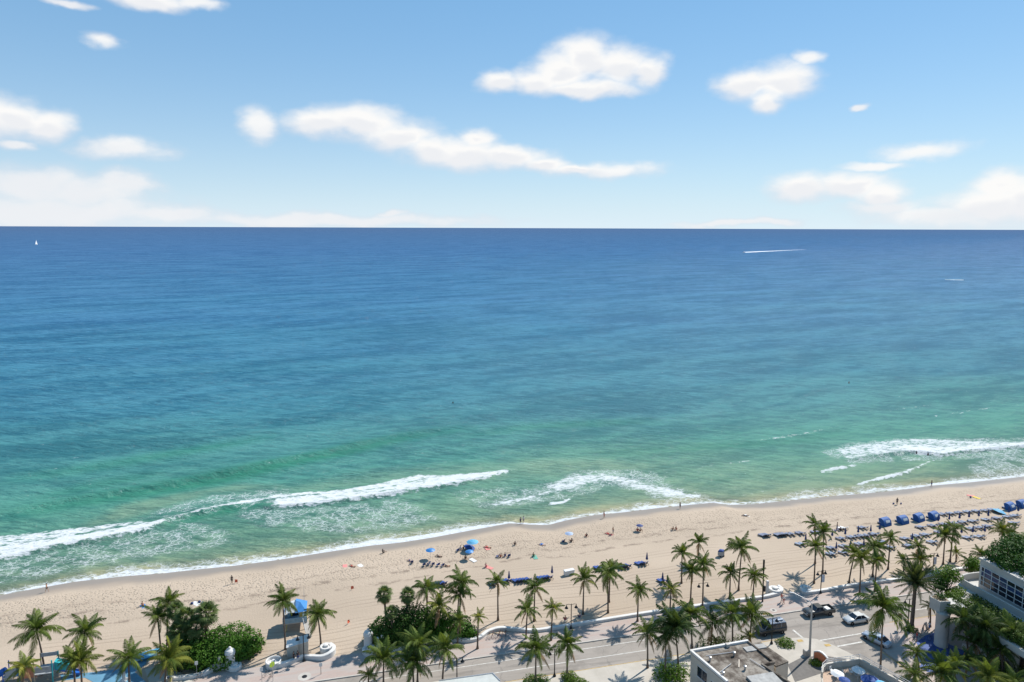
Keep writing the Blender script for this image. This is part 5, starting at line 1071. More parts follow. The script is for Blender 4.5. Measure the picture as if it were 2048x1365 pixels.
def cabana_proto():
    o = thing('beach_cabana', '', 'cabana', group='blue clamshell beach cabanas')
    pr = [(.55, 1.42), (.15, 1.66), (-.35, 1.64), (-.80, 1.36), (-1.08, .90), (-1.22, .40), (-1.26, .02)]; w = 1.15; N = len(pr); b = MB()
    b.add([(-w, y, z) for y, z in pr] + [(w, y, z) for y, z in pr], [(i, i + 1, i + 1 + N, i + N) for i in range(N - 1)]); b.build('shell', M['blue_canvas'], o, True)
    for sx in (-w, w):
        b = MB(); q = [(sx, y, z) for y, z in pr] + [(sx, .1, .02)]; b.add(q, [tuple(range(len(q)))]); b.build('side_panel', M['blue_canvas'], o)
    b = MB()
    def on(u):                                   # point on the back of the shell
        k = 3 + u * 2; i = int(min(k, N - 2)); f = k - i; return (pr[i][0] * (1 - f) + pr[i + 1][0] * f, pr[i][1] * (1 - f) + pr[i + 1][1] * f)
    for i in range(3):
        (y0, z0), (y1, z1) = on(.05 + i * .2), on(.25 + i * .2); b.quad((-.55, y0 - .03, z0 + .02), (.75, y0 - .03, z0 + .02), (.75, y1 - .03, z1 + .02), (-.55, y1 - .03, z1 + .02))
    b.build('window_flap', M['pale_flap'], o)
    MB().box((0, .35, .3), (1.6, 1.5, .1), 0, .03).build('seat', M['slate_canvas'], o)
    for sx in (-.7, .7): MB().box((sx, .6, .12), (.06, .9, .24)).build('leg', M['frame_dark'], o)
    return o
M['pale_flap'] = mat('pale_window_flap', (.50, .53, .55), .6, .15, 2)
cab = cabana_proto()
for i, (x, y) in enumerate(((1767,1049),(1802,1045),(1834,1040.5),(1864,1037),(2016,1018),(2040,1013))):
    o = cab if i == 0 else copy_tree(cab); o.matrix_basis = Matrix.Translation(atg(x, y)) @ Matrix.Rotation(FACE - R(14) + R(g7.uniform(-5, 5)), 4, 'Z') @ Matrix.Scale(1.0, 4)
    o['label'] = 'blue clamshell beach cabana, %s from the left' % ORD[i]
def closed_proto():
    o = thing('closed_parasol', '', 'parasol', group='closed navy beach parasols')
    MB().tube([(0, 0, 0), (0, 0, 2.2)], .025, 6).build('pole', M['white'], o)
    b = MB(); n = 12; prof = [(.05, 2.15), (.10, 1.9), (.17, 1.3), (.26, .75), (.22, .62)]
    vs = [((r * (1 if k % 2 else .72)) * math.cos(2 * math.pi * k / n), (r * (1 if k % 2 else .72)) * math.sin(2 * math.pi * k / n), z) for r, z in prof for k in range(n)]
    b.add(vs, [(i * n + k, i * n + (k + 1) % n, i * n + n + (k + 1) % n, i * n + n + k) for i in range(len(prof) - 1) for k in range(n)]); b.build('folded_canopy', M['navy_canvas'], o); return o
cl = closed_proto()
CLOSED = [(1690,1074,'left end of the third lounger row'), (1716,1070,'second in the third lounger row'), (1741,1068,'third in the third lounger row'), (1759,1064,'below the first cabana'), (1824,1085,'below the second cabana in the lounger field'), (1700,1100,'fourth row, behind a palm crown'), (1727,1097,'fourth row, second'), (1672,1103,'fourth row, far left'), (1664,1077,'left of the trio of palms'),
 (1875.6,1047,'just right of the fourth cabana'), (1898,1044,'second right of the fourth cabana'), (1918.5,1042,'third right of the fourth cabana'), (1937.5,1039.5,'fourth right of the fourth cabana'), (1957,1037.5,'fifth right of the fourth cabana'), (1976,1037,'sixth right of the fourth cabana'), (2017,1030,'below the fifth cabana'), (2036,1027,'below the sixth cabana'), (1874.7,1079,'behind the dark palm pair'), (1945,1069.5,'in the far right lounger block'), (1969,1068.5,'at the green roof edge'), (1922.5,1071,'right of the dark palm pair'),
 (1018,1163,'beside the slender lone palm'), (1104,1152,'left of the white box'), (1293.6,1125,'right of the middle blue loungers'), (1325,1166,'left of two by the short palm'), (1335,1171,'right of two by the short palm'), (1611,1086,'left of the first palm trio')]
for i, (x, y, lab) in enumerate(CLOSED):
    o = cl if i == 0 else copy_tree(cl); o.matrix_basis = Matrix.Translation(atg(x, y)) @ Matrix.Rotation(g7.uniform(0, 6), 4, 'Z'); o['label'] = 'closed navy parasol, ' + lab
for x, y, r, h, m, lab in ((861,1117,1.0,2.1,'lg_blue','open blue parasol above the row of low chairs'), (945,1101,1.3,2.3,'lblue','large light blue parasol nearest the water'), (939,1118,.9,1.9,'lg_blue','blue parasol over a couple with white towel'), (1138,1083,.95,2.1,'pale_par','pale blue-grey parasol near two navy chairs'), (1279,1062,.8,1.5,'navy_canvas','small dark parasol beside seated people')):
    if m not in M: M['pale_par'] = mat('pale_blue_grey_canvas', (.30, .38, .52), .7, .15, 2)
    parasol('beach_parasol', lab, atg(x, y), r, h, M[m], group='open beach parasols')
p = atg(938, 1099); parasol('tipped_parasol', 'deep blue parasol tipped low beside the sitting group', p, 1.25, .9, M['royal'], tilt=.25)
p = atg(1998, 1025.5); parasol('tipped_parasol', 'light blue parasol lying tipped by the fifth cabana', p, 1.5, .8, M['lblue'], tilt=.3)
# box and cart
p = atg(1138, 1150); o = thing('storage_box', 'white storage box on the sand left of a palm', 'box', p, CA + R(8)); MB().box((0, 0, .5), (2.1, .8, .9), 0, .06).build('body', M['white'], o); MB().box((0, 0, 1.0), (2.16, .86, .12), 0, .04).build('lid', M['white'], o)
for sx in (-.8, .8): MB().box((sx, 0, .04), (.12, .7, .1)).build('skid', M['black_metal'], o)
p = atg(1442, 1113); o = thing('beach_kiosk', 'small grey beach cart with blue cover on open sand', 'cart', p, CA + R(6)); MB().box((0, 0, .65), (1.15, .8, 1.0), 0, .05).build('body', M['pgrey'], o); MB().lathe([(.72, 1.15), (.7, 1.3), (.45, 1.45), (.02, 1.5)], n=4, sx=1.1, sy=.8).build('cover', M['royal'], o)
for sx in (-.4, .4): MB().tube([(sx, -.43, .18), (sx, -.36, .18)], .17, 12).build('wheel', M['rubber'], o)
# towels, bags, boards, flags
TOW = {'white': M['white'], 'blue': M['lg_blue'], 'pink': mat('pink_towel', (.60, .22, .20), .9, .1, 3), 'yellow': mat('yellow_towel', (.60, .45, .08), .9, .1, 3), 'dark': M['navy_canvas'], 'green': mat('green_towel', (.12, .32, .25), .9, .1, 3)}
def towel(x, y, c, lab, w=.9, l=1.8, rz=None):
    p = atg(x, y); b = MB(); n = 6; gz = random.Random(int(x * 7 + y))
    for i in range(n + 1):
        for j in range(4): b.v.append((w * (j / 3 - .5), l * (i / n - .5), .035 + gz.uniform(0, .03)))
    b.f = [(i * 4 + j, i * 4 + j + 1, i * 4 + 5 + j, i * 4 + 4 + j) for i in range(n) for j in range(3)]
    o = b.build('towel', TOW[c]); o.matrix_basis = Matrix.Translation(p) @ Matrix.Rotation(FACE + R(gz.uniform(-25, 25)) if rz is None else rz, 4, 'Z'); tag(o, lab, 'towel'); return o
for a in ((287,1214,'blue','blue towel under the sitting person far left'), (722,1133,'white','white towel by the lying sunbather near the footprints'), (690,1134,'pink','coral towel left of that lying sunbather'), (946,1121,'white','white towel beside the blue parasol'), (978,1136,'pink','pink towel next to the sitting person in pink'), (1087,1091,'blue','light blue towel with a lying sunbather'), (392,1208,'white','white towel among dark bags on the left sand'), (1494,1033,'white','white towel alone on the upper beach'), (1942,992,'pink','pink towel far right near the water'), (1953,996,'yellow','yellow towel far right near the water'), (1070,1115,'green','green towel with a sitting couple'), (974,1097,'pink','reddish towel in front of the big parasol'), (1218,1069,'pink','reddish towel beside a standing person')): towel(*a)
def bag(x, y, lab, c='dark', s=.4):
    p = atg(x, y); o = thing('beach_bag', lab, 'bag', p, g7.uniform(0, 6)); b = MB(); b.sphere((0, 0, s * .5), (s * .75, s * .45, s * .55), 10, 6); b.build('body', TOW[c], o, True); MB().tube([(-.2, 0, s * .8), (0, 0, s * 1.25), (.2, 0, s * .8)], .02, 5).build('handle', TOW[c], o)
for a in ((384,1209,'dark bag left of the white towel on the left sand'), (399,1206,'dark bag right of the white towel on the left sand'), (405,1208,'second dark bag right of the white towel'), (1787,1009,'dark bag left of the standing person with bags'), (1802,1009,'dark bag right of the standing person with bags'), (1941,996,'dark blue bag by the yellow towel'), (1128,1084,'navy bag under the pale parasol')): bag(*a)
M['flag'] = mat('orange_flag', (.70, .13, .06), .7, .1, 3)
for i, (x, y, lab) in enumerate(((470,1167,'by the dark standing person'), (702,1181,'alone on raked sand, upper one'), (695,1250,'alone on raked sand, lower one'), (518,1277,'at the tip of the sea grape bush'))):
    p = atg(x, y); o = thing('marker_flag', 'small orange marker flag ' + lab, 'flag', p, .5 * i); MB().tube([(0, 0, 0), (0, 0, .8)], .02, 5).build('stick', M['steel'], o); b = MB(); b.add([(0, 0, .8), (.5, .06, .72), (.55, -.05, .25), (.02, 0, .15), (.3, .12, .5)], [(0, 1, 4), (1, 2, 4), (2, 3, 4), (3, 0, 4)]); b.build('cloth', M['flag'], o)
def low_chair(x, y, rz, lab, c='royal'):
    p = atg(x, y); o = thing('beach_chair', lab, 'beach chair', p, rz, group='low beach chairs'); b = MB(); b.bar((0, .3, .28), (0, -.22, .22), .55, .04); b.build('seat', M[c], o); b = MB(); b.bar((0, -.22, .24), (0, -.45, .82), .55, .04); b.build('backrest', M[c], o)
    for sx in (-.28, .28): b = MB(); b.tube([(sx, .3, 0), (sx, .28, .3), (sx, -.3, .5)], .018, 5); b.tube([(sx, -.35, 0), (sx, -.1, .25)], .018, 5); b.build('leg_frame', M['steel'], o)
for i, (x, y) in enumerate(((848,1132),(857,1130),(866,1131),(876,1132),(885,1133))): low_chair(x, y, FACE + R(g7.uniform(-20, 10)), 'low beach chair, %s from the left in the row under the blue parasol' % ORD[i], 'royal' if i % 2 else 'navy_canvas')
for x, y, lab in ((995,1115,'navy low chair left of the sitting trio'), (1018,1114,'navy low chair right of the sitting trio'), (1126,1085,'navy low chair under the pale parasol'), (824,1127,'slate chair by the lying couple'), (915,1103,'navy chair beside the tipped blue parasol'), (1676,1061,'dark chair behind the palm trio'), (1670,1063,'dark chair left of the white loungers')): low_chair(x, y, FACE + R(g7.uniform(-30, 30)), lab, 'navy_canvas')

# ------------------------------------------------------------------ people
def pose_joints(pose):
    """joint name -> (x, y, z, r); the figure faces +Y, soles at z = 0"""
    if pose in ('stand', 'walk'):
        k = .22 if pose == 'walk' else .03; a = .16 if pose == 'walk' else .03
        return {'pel': (0, 0, .96, .125), 'wai': (0, .01, 1.12, .115), 'che': (0, 0, 1.32, .135), 'nec': (0, .0, 1.49, .055), 'chi': (0, .03, 1.56, .075), 'hea': (0, .015, 1.66, .098), 'crn': (0, 0, 1.72, .08),
                'shL': (-.17, 0, 1.42, .062), 'elL': (-.23, -a * .6, 1.16, .043), 'wrL': (-.24, -a + .05, .92, .03), 'haL': (-.235, -a + .08, .83, .032), 'shR': (.17, 0, 1.42, .062), 'elR': (.23, a * .6, 1.16, .043), 'wrR': (.24, a + .08, .93, .03), 'haR': (.235, a + .11, .84, .032),
                'hiL': (-.10, 0, .90, .095), 'knL': (-.11, k * .65, .50, .062), 'anL': (-.11, k, .09, .038), 'toL': (-.12, k + .16, .04, .035), 'hiR': (.10, 0, .90, .095), 'knR': (.11, -k * .3, .50, .062), 'anR': (.11, -k * 1.4, .11, .038), 'toR': (.12, -k * 1.4 + .15, .04, .035)}
    if pose == 'sit':
        return {'pel': (0, 0, .14, .13), 'wai': (0, -.05, .30, .12), 'che': (0, -.09, .50, .135), 'nec': (0, -.06, .67, .055), 'chi': (0, -.02, .74, .075), 'hea': (0, -.03, .84, .098), 'crn': (0, -.05, .90, .08),
                'shL': (-.17, -.09, .60, .062), 'elL': (-.24, .05, .42, .043), 'wrL': (-.17, .28, .44, .03), 'haL': (-.13, .36, .45, .032), 'shR': (.17, -.09, .60, .062), 'elR': (.27, -.28, .36, .043), 'wrR': (.27, -.33, .12, .03), 'haR': (.27, -.30, .04, .032),
                'hiL': (-.10, .06, .13, .095), 'knL': (-.14, .42, .46, .062), 'anL': (-.13, .62, .08, .038), 'toL': (-.13, .78, .04, .035), 'hiR': (.10, .06, .13, .095), 'knR': (.15, .48, .26, .062), 'anR': (.14, .86, .07, .038), 'toR': (.16, .93, .16, .035)}
    if pose == 'lie':
        return {'pel': (0, 0, .13, .125), 'wai': (0, -.17, .13, .115), 'che': (0, -.37, .15, .13), 'nec': (0, -.54, .14, .055), 'chi': (0, -.60, .17, .075), 'hea': (0, -.70, .14, .098), 'crn': (0, -.77, .13, .08),
                'shL': (-.17, -.46, .13, .062), 'elL': (-.34, -.28, .08, .043), 'wrL': (-.30, -.04, .06, .03), 'haL': (-.27, .04, .06, .032), 'shR': (.17, -.46, .13, .062), 'elR': (.40, -.60, .08, .043), 'wrR': (.22, -.78, .08, .03), 'haR': (.14, -.80, .09, .032),
                'hiL': (-.10, .07, .12, .095), 'knL': (-.14, .45, .16, .062), 'anL': (-.13, .86, .07, .038), 'toL': (-.16, .93, .16, .035), 'hiR': (.10, .07, .12, .095), 'knR': (.13, .40, .36, .062), 'anR': (.13, .66, .07, .038), 'toR': (.14, .80, .05, .035)}
    j = pose_joints('stand')                     # wade: only the shoulders and head stand clear of the water
    return j
EDG = [('pel','wai'),('wai','che'),('che','nec'),('nec','chi'),('chi','hea'),('hea','crn'),('che','shL'),('shL','elL'),('elL','wrL'),('wrL','haL'),('che','shR'),('shR','elR'),('elR','wrR'),('wrR','haR'),('pel','hiL'),('hiL','knL'),('knL','anL'),('anL','toL'),('pel','hiR'),('hiR','knR'),('knR','anR'),('anR','toR')]
def skin_mesh(name, J, edges, grow=0.0, root='pel', cut=None):
    used_ = [k for k in J if any(k in e for e in edges)]; idx = {k: i for i, k in enumerate(used_)}
    me = bpy.data.meshes.new('tmp'); me.from_pydata([J[k][:3] for k in used_], [(idx[a], idx[b]) for a, b in edges], []); o = bpy.data.objects.new('tmp', me); COL.objects.link(o)
    o.modifiers.new('s', 'SKIN'); sv = me.skin_vertices[0].data
    for k in used_: r = J[k][3] + grow; sv[idx[k]].radius = (r, r); sv[idx[k]].use_root = (k == root)
    m = o.modifiers.new('d', 'SUBSURF'); m.levels = m.render_levels = 1
    dg = bpy.context.evaluated_depsgraph_get(); out = bpy.data.meshes.new_from_object(o.evaluated_get(dg)); bpy.data.objects.remove(o); out.name = name
    out.polygons.foreach_set('use_smooth', [True] * len(out.polygons)); return out
def lerpJ(a, b, u): return tuple(a[i] * (1 - u) + b[i] * u for i in range(4))
def body_set(pose):
    J = pose_joints(pose); d = {'body': skin_mesh('body', J, EDG)}
    K = dict(J); K['mL'] = lerpJ(J['hiL'], J['knL'], .75); K['mR'] = lerpJ(J['hiR'], J['knR'], .75)
    d['shorts'] = skin_mesh('shorts', K, [('pel', 'wai'), ('pel', 'hiL'), ('hiL', 'mL'), ('pel', 'hiR'), ('hiR', 'mR')], .018)
    K['eL'] = lerpJ(J['shL'], J['elL'], .7); K['eR'] = lerpJ(J['shR'], J['elR'], .7)
    d['shirt'] = skin_mesh('shirt', K, [('pel', 'wai'), ('wai', 'che'), ('che', 'shL'), ('shL', 'eL'), ('che', 'shR'), ('shR', 'eR')], .016, 'che')
    h, c = Vector(J['hea'][:3]), Vector(J['crn'][:3]); ax = (c - h).normalized(); b = MB(); b.sphere((0, 0, 0), (.112, .118, .10), 10, 7); q = h + ax * .035
    bk = Vector((0, -.02, 0)) if pose != 'lie' else Vector((0, -.01, -.02)); b.v = [tuple(Vector(v) + q + bk) for v in b.v]; d['hair'] = b.mesh('hair', None, True)
    f = MB(); fw = Vector((0, 1, 0)) if pose != 'lie' else Vector((0, 0, 1)); f.sphere(tuple(h + fw * .10 - ax * .02), (.018, .022, .022), 6, 4); d['nose'] = f.mesh('nose', None, True)
    e = MB(); sd = Vector((1, 0, 0))
    for s in (-1, 1): e.sphere(tuple(h + fw * .088 + sd * s * .035 + ax * .01), .014, 6, 4)
    d['eyes'] = e.mesh('eyes', None, True); return d
SETS = {k: body_set(k) for k in ('stand', 'walk', 'sit', 'lie')}
SKIN = [mat('skin_tanned', (.42, .235, .15), .6, .08, 6), mat('skin_pale', (.55, .35, .25), .6, .08, 6), mat('skin_dark', (.16, .085, .055), .6, .08, 6)]
CLOTH = {'black': mat('black_cloth', (.025, .025, .03), .8, .15, 5), 'navy': M['navy_canvas'], 'red': mat('red_cloth', (.45, .05, .04), .8, .1, 5), 'pink': mat('pink_cloth', (.62, .20, .22), .8, .1, 5), 'white': mat('white_cloth', (.70, .70, .70), .8, .08, 5), 'blue': mat('blue_cloth', (.06, .14, .38), .8, .1, 5), 'green': mat('green_cloth', (.07, .20, .12), .8, .1, 5), 'grey': mat('grey_cloth', (.25, .25, .27), .8, .1, 5)}
HAIR = [mat('dark_hair', (.025, .018, .013), .7, .2, 8), mat('brown_hair', (.10, .055, .03), .7, .2, 8), mat('fair_hair', (.38, .26, .12), .7, .2, 8)]
def with_mat(key, me, m):
    k = (me.name, m.name); 
    if k not in with_mat.c: c = me.copy(); c.materials.clear(); c.materials.append(m); with_mat.c[k] = c
    return with_mat.c[k]
with_mat.c = {}
def person(x, y, pose, face, label, shorts='navy', shirt=None, skin=0, hair=0, h=1.0, dz=0.0, pos=None):
    p = (atg(x, y) if pos is None else Vector(pos)) + Vector((0, 0, dz + (.02 if pose in ('sit', 'lie') else 0))); S = SETS[pose]
    o = thing('person', label, 'person', p, R(face)); o.matrix_basis = o.matrix_basis @ Matrix.Scale(h, 4)
    b = link('body', with_mat('b', S['body'], SKIN[skin]), o); link('hair', with_mat('h', S['hair'], HAIR[hair]), o); link('nose', with_mat('n', S['nose'], SKIN[skin]), b); link('eyes', with_mat('e', S['eyes'], HAIR[0]), b)
    if shorts: link('shorts', with_mat('s', S['shorts'], CLOTH[shorts]), o)
    if shirt: link('shirt', with_mat('t', S['shirt'], CLOTH[shirt]), o)
PEOPLE = [
 (94,1184,'walk',-95,'person in dark shorts walking left along the swash at far left','black',None,0,0), (285,1213,'sit',20,'bare-backed person sitting on a blue towel at left','red',None,0,1), (464,1168,'stand',30,'dark-clothed person standing by an orange flag','black','black',2,0),
 (704,1134,'lie',60,'person lying near a white towel on the footprinted sand','red',None,0,0), (766,1107,'sit',-40,'person in black crouched near the water in the middle','black','black',2,0), (820,1123,'lie',50,'person lying left of the blue parasol','navy',None,1,1), (877,1114,'lie',70,'tanned person lying right of the blue parasol','black',None,2,0),
 (858,1131,'sit',30,'person sitting among the low chairs under the blue parasol','blue','white',1,0), (893,1133,'lie',80,'person lying at the right end of the low chairs','black',None,0,0), (921,1100,'sit',0,'person in white sitting left of the tipped blue parasol','black','white',0,0), (927,1099,'sit',60,'person in dark clothes sitting next to the tipped blue parasol','black','black',0,0), (931,1119,'sit',10,'person sitting under the blue parasol with white towel','black','black',0,0),
 (972,1135,'sit',-20,'person in pink sitting alone on the open sand','pink','pink',1,1), (975,1096,'lie',65,'person lying in front of the large light blue parasol','red',None,0,1), (1002,1115,'sit',20,'left one of two sitting between navy chairs','red',None,0,0), (1010,1114,'sit',0,'right one of two sitting between navy chairs','blue','navy',0,0), (1030,1091,'sit',10,'dark-haired person sitting alone right of the large parasol','black','black',0,0), (1084,1091,'lie',75,'person lying on a light blue towel','blue',None,1,2),
 (1067,1114,'sit',-10,'person in green sitting on a green towel','green','green',0,0), (1041,1049,'stand',10,'dark-clothed person standing in the swash, left of two','black','navy',0,0), (1047,1047,'stand',-15,'pale-shirted person standing in the swash, right of two','grey','white',1,0), (1208,1037,'walk',-80,'tanned person walking left on wet sand in the middle','red',None,0,1), (1173,1074,'sit',15,'person in dark red sitting on the sand mid-right','red','black',0,0), (1143,1085,'sit',25,'person sitting right of the pale parasol','black','black',0,0),
 (1217,1069,'lie',70,'person lying on a reddish towel','red',None,0,0), (1226,1069,'stand',-60,'tanned person standing beside one lying','grey',None,0,1), (1275,1063,'sit',0,'left of two people sitting by the small dark parasol','red','red',0,0), (1281,1064,'sit',40,'right of two people sitting by the small dark parasol','black',None,0,0), (1346,1061,'sit',20,'left of a couple sitting on open sand','black',None,0,1), (1352,1060,'sit',-20,'right of a couple sitting on open sand','red',None,0,1), (1360,1018,'stand',-70,'slim dark-clothed person standing on the wet sand','black','black',0,0), (1490,1033,'lie',85,'dark figure lying beside a white towel','black','black',2,0),
 (1794,1010,'stand',-30,'dark-clothed person standing with bags on the upper beach','black','black',2,0), (1863,973,'stand',20,'person standing at the water line far right','navy',None,2,0), (1563,1205,'walk',-80,'person in red walking on the promenade by the spiral wall','grey','red',1,0), (1567,1209,'walk',-85,'person in white walking on the promenade behind another','red','white',1,1), (1681,1062,'sit',0,'person sitting left of the white loungers','black','black',0,0), (1674,1060,'stand',40,'person standing behind the palm trio','navy',None,0,0), (588,1324,'stand',150,'dark-clothed person standing at the middle wave wall, left','black','black',0,0), (596,1323,'stand',-140,'dark-clothed person standing at the middle wave wall, right','navy','black',0,0), (1833,1284,'stand',60,'person in red on the blue plaza by the bikes','navy','red',0,0), (1858,1262,'walk',100,'person in white walking beyond the column','blue','white',0,0)]
for d in PEOPLE: person(*d[:5], shorts=d[5], shirt=d[6], skin=d[7], hair=d[8], h=g7.uniform(.96, 1.04))
for x, y, lab in ((1130,1247,'person sitting on the white wall left of the lamp'), (1159,1242,'person sitting on the white wall right of the lamp')):
    q = at(x, y); person(x, y, 'sit', 20, lab, 'navy' if x < 1140 else 'black', 'red' if x < 1140 else 'navy', 0, 0, pos=(q.x, q.y, LZ + .5))
for x, y, lab in ((1833,908,'left of two swimmers at the right-hand breaker'), (1856,911,'right of two swimmers at the right-hand breaker'), (906,807,'lone swimmer far out in the green water'), (1698,766,'lone dark paddler in the blue water at right')):
    q = at(x, y, .1); person(x, y, 'stand', 0, lab, 'black', 'black', 2, 0, pos=(q.x, q.y, -.75 if y > 850 else -.9))
# ------------------------------------------------------------------ vehicles
def paint(name, c, metal=.3): 
    m = mat(name, c, .28, .05, 2, metal=metal, spec=.5); m.node_tree.nodes['Principled BSDF'].inputs['Coat Weight'].default_value = .5; return m
M['lamp_glass'] = mat('lamp_glass', (.75, .76, .78), .15, .05, 5); M['tail_red'] = mat('tail_lamp', (.45, .02, .02), .25, .05, 5); M['alloy'] = mat('alloy_rim', (.55, .55, .56), .3, .05, 5, metal=.8); M['trim'] = mat('dark_trim', (.03, .03, .033), .5, .1, 5)
def loft(mb, secs):
    """secs: (x, z0, z1, half width bottom, half width top); one rounded ring each"""
    vs = []; fs = []; n = 10
    for x, z0, z1, w0, w1 in secs:
        h = z1 - z0; ring = [(-w0 * .9, z0), (-w0, z0 + .12 * h), (-w0 * 1.01, z0 + .55 * h), (-w1, z1 - .10 * h), (-w1 * .88, z1), (w1 * .88, z1), (w1, z1 - .10 * h), (w0 * 1.01, z0 + .55 * h), (w0, z0 + .12 * h), (w0 * .9, z0)]
        vs += [(x, y, z) for y, z in ring]
    for i in range(len(secs) - 1):
        for k in range(n): j = (k + 1) % n; fs.append((i * n + k, i * n + j, i * n + n + j, i * n + n + k))
    fs += [tuple(range(n - 1, -1, -1)), tuple(range((len(secs) - 1) * n, len(secs) * n))]; mb.add(vs, fs)
def wheels(o, xs, w, r):
    for x in xs:
        for s in (-1, 1):
            t = MB(); t.add([], []); prof = [(r * .62, -.10), (r * .95, -.11), (r, -.07), (r, .07), (r * .95, .11), (r * .62, .10)]
            t.lathe(prof, (0, 0, 0), 20); t.v = [(x + a, s * w + c, r + b) for a, b, c in t.v]; wh = t.build('wheel', M['rubber'], o, True)
            q = MB(); q.lathe([(r * .62, -.06), (r * .6, .09), (r * .2, .10), (.01, .11)], (0, 0, 0), 14); q.v = [(x + a, s * w + s * c, r + b) for a, b, c in q.v]; q.build('rim', M['alloy'], wh)
            a = MB(); a.lathe([(r * 1.18, -.02), (r * 1.18, .02)], (0, 0, 0), 20); a.v = [(x + e, s * (w + .075) + c, r + .02 + b) for e, b, c in a.v]; a.build('wheel_arch', M['trim'], o)
def glasshouse(o, base, top, zb, zt, wb, wt, body, splits=()):
    (b0, b1), (t0, t1) = base, top; g = MB()
    g.add([(b0, -wb, zb), (b1, -wb, zb), (b1, wb, zb), (b0, wb, zb), (t0, -wt, zt), (t1, -wt, zt), (t1, wt, zt), (t0, wt, zt)], [(0, 1, 5, 4), (1, 2, 6, 5), (2, 3, 7, 6), (3, 0, 4, 7), (4, 5, 6, 7)])
    g.build('windows', M['glass'], o)
    MB().box(((t0 + t1) / 2, 0, zt + .02), (abs(t1 - t0) + .10, wt * 2 + .08, .07), 0, .03).build('roof', body, o)
    pl = MB()
    for s in (-1, 1):
        pl.bar((b0, s * wb * 1.005, zb), (t0, s * wt * 1.01, zt), .07, .06); pl.bar((b1, s * wb * 1.005, zb), (t1, s * wt * 1.01, zt), .07, .06)
        for u in splits: pl.bar((b0 + (b1 - b0) * u, s * wb * 1.005, zb), (t0 + (t1 - t0) * u, s * wt * 1.01, zt), .08, .05)
    pl.build('pillars', body, o)
def lights(o, xf, xr, zf, zr, w):
    for s in (-1, 1):
        MB().box((xf, s * w, zf), (.10, .34, .16), 0, .04).build('headlight', M['lamp_glass'], o); MB().box((xr, s * w, zr), (.08, .26, .22), 0, .03).build('tail_light', M['tail_red'], o)
        MB().box((xf - 1.35, s * (w + .42), zf + .36), (.12, .2, .14), 0, .04).build('mirror', M['trim'], o)
def sedan(label, pos, rz, body):
    o = thing('car', label, 'car', pos, rz); b = MB()
    loft(b, [(-2.28, .38, .78, .62, .60), (-2.15, .26, .92, .80, .76), (-1.3, .22, .98, .90, .84), (0, .22, .98, .91, .85), (1.1, .22, .96, .90, .84), (1.9, .25, .82, .84, .78), (2.25, .32, .66, .66, .60)]); b.build('body', body, o, True)
    glasshouse(o, (-1.65, 1.05), (-1.0, .25), .93, 1.40, .80, .60, body, (.42,)); wheels(o, (-1.38, 1.40), .80, .33); lights(o, 2.16, -2.2, .66, .74, .55)
    MB().box((2.24, 0, .42), (.08, 1.2, .16), 0, .03).build('bumper', M['trim'], o); return o
def pickup(label, pos, rz, body):
    o = thing('pickup_truck', label, 'truck', pos, rz); b = MB()
    loft(b, [(-.55, .45, 1.12, .93, .90), (1.2, .45, 1.12, .94, .90), (2.1, .45, 1.08, .93, .88), (2.75, .50, .96, .86, .80)]); b.build('body', body, o, True)
    bed = MB(); 
    for y in (-.88, .88): bed.box((-1.65, y, .82), (2.2, .12, .66), 0, .03)
    bed.box((-2.72, 0, .82), (.12, 1.88, .66), 0, .03); bed.box((-1.65, 0, .58), (2.2, 1.7, .12)); bed.build('cargo_bed', body, o)
    MB().box((-1.6, .1, .95), (.9, 1.0, .35), .2, .05).build('load', M['white'], o)
    glasshouse(o, (-.5, 1.35), (-.35, .75), 1.10, 1.66, .84, .68, body, (.5,)); wheels(o, (-1.65, 1.75), .84, .40); lights(o, 2.72, -2.78, .82, .85, .62)
    MB().box((2.80, 0, .55), (.12, 1.7, .22), 0, .04).build('bumper', M['alloy'], o); MB().box((2.78, 0, .82), (.06, .8, .22)).build('grille', M['trim'], o)
def van(label, pos, rz, body):
    o = thing('van', label, 'van', pos, rz); b = MB()
    loft(b, [(-2.6, .42, 1.25, .90, .90), (-2.4, .38, 1.25, .97, .95), (0, .38, 1.25, .99, .96), (1.5, .38, 1.22, .98, .94), (2.3, .40, 1.05, .94, .88), (2.6, .48, .85, .80, .74)]); b.build('body', body, o, True)
    glasshouse(o, (-2.5, 1.75), (-2.4, 1.05), 1.22, 1.95, .93, .78, M['van_roof'], (.25, .5, .72)); wheels(o, (-1.65, 1.65), .88, .36); lights(o, 2.5, -2.62, .82, 1.0, .62)
    rk = MB(); 
    for x in (-2.1, -1.3, -.5, .3): rk.tube([(x, -.72, 2.12), (x, .72, 2.12)], .025, 6)
    for y in (-.72, .72): rk.tube([(-2.3, y, 2.1), (.6, y, 2.1)], .025, 6)
    rk.build('roof_rack', M['white'], o); MB().box((-1.5, .2, 2.2), (1.5, .35, .12), .05, .03).build('ladder', M['alloy'], o)
    MB().box((2.62, 0, .52), (.1, 1.6, .2), 0, .04).build('bumper', M['trim'], o)
M['van_roof'] = paint('grey_blue_van_roof', (.16, .19, .24))
HL = CA + math.pi                                # heading left along the road
s, t = px_st(1547, 1271, RZ_); van('dark grey van with roof rack driving left behind the palms', P(s, t + .9, RZ_), HL, paint('dark_grey_paint', (.045, .045, .048)))
s, t = px_st(1643, 1234, RZ_); pickup('dark grey pickup truck driving left past the crossing', P(s, t + .85, RZ_), HL - R(2), paint('gunmetal_paint', (.075, .075, .07)))
s, t = px_st(1718, 1249, RZ_); sedan('light silver car half hidden behind the large foreground palm', P(s, t + .8, RZ_), HL, paint('pale_silver_paint', (.55, .55, .53)))
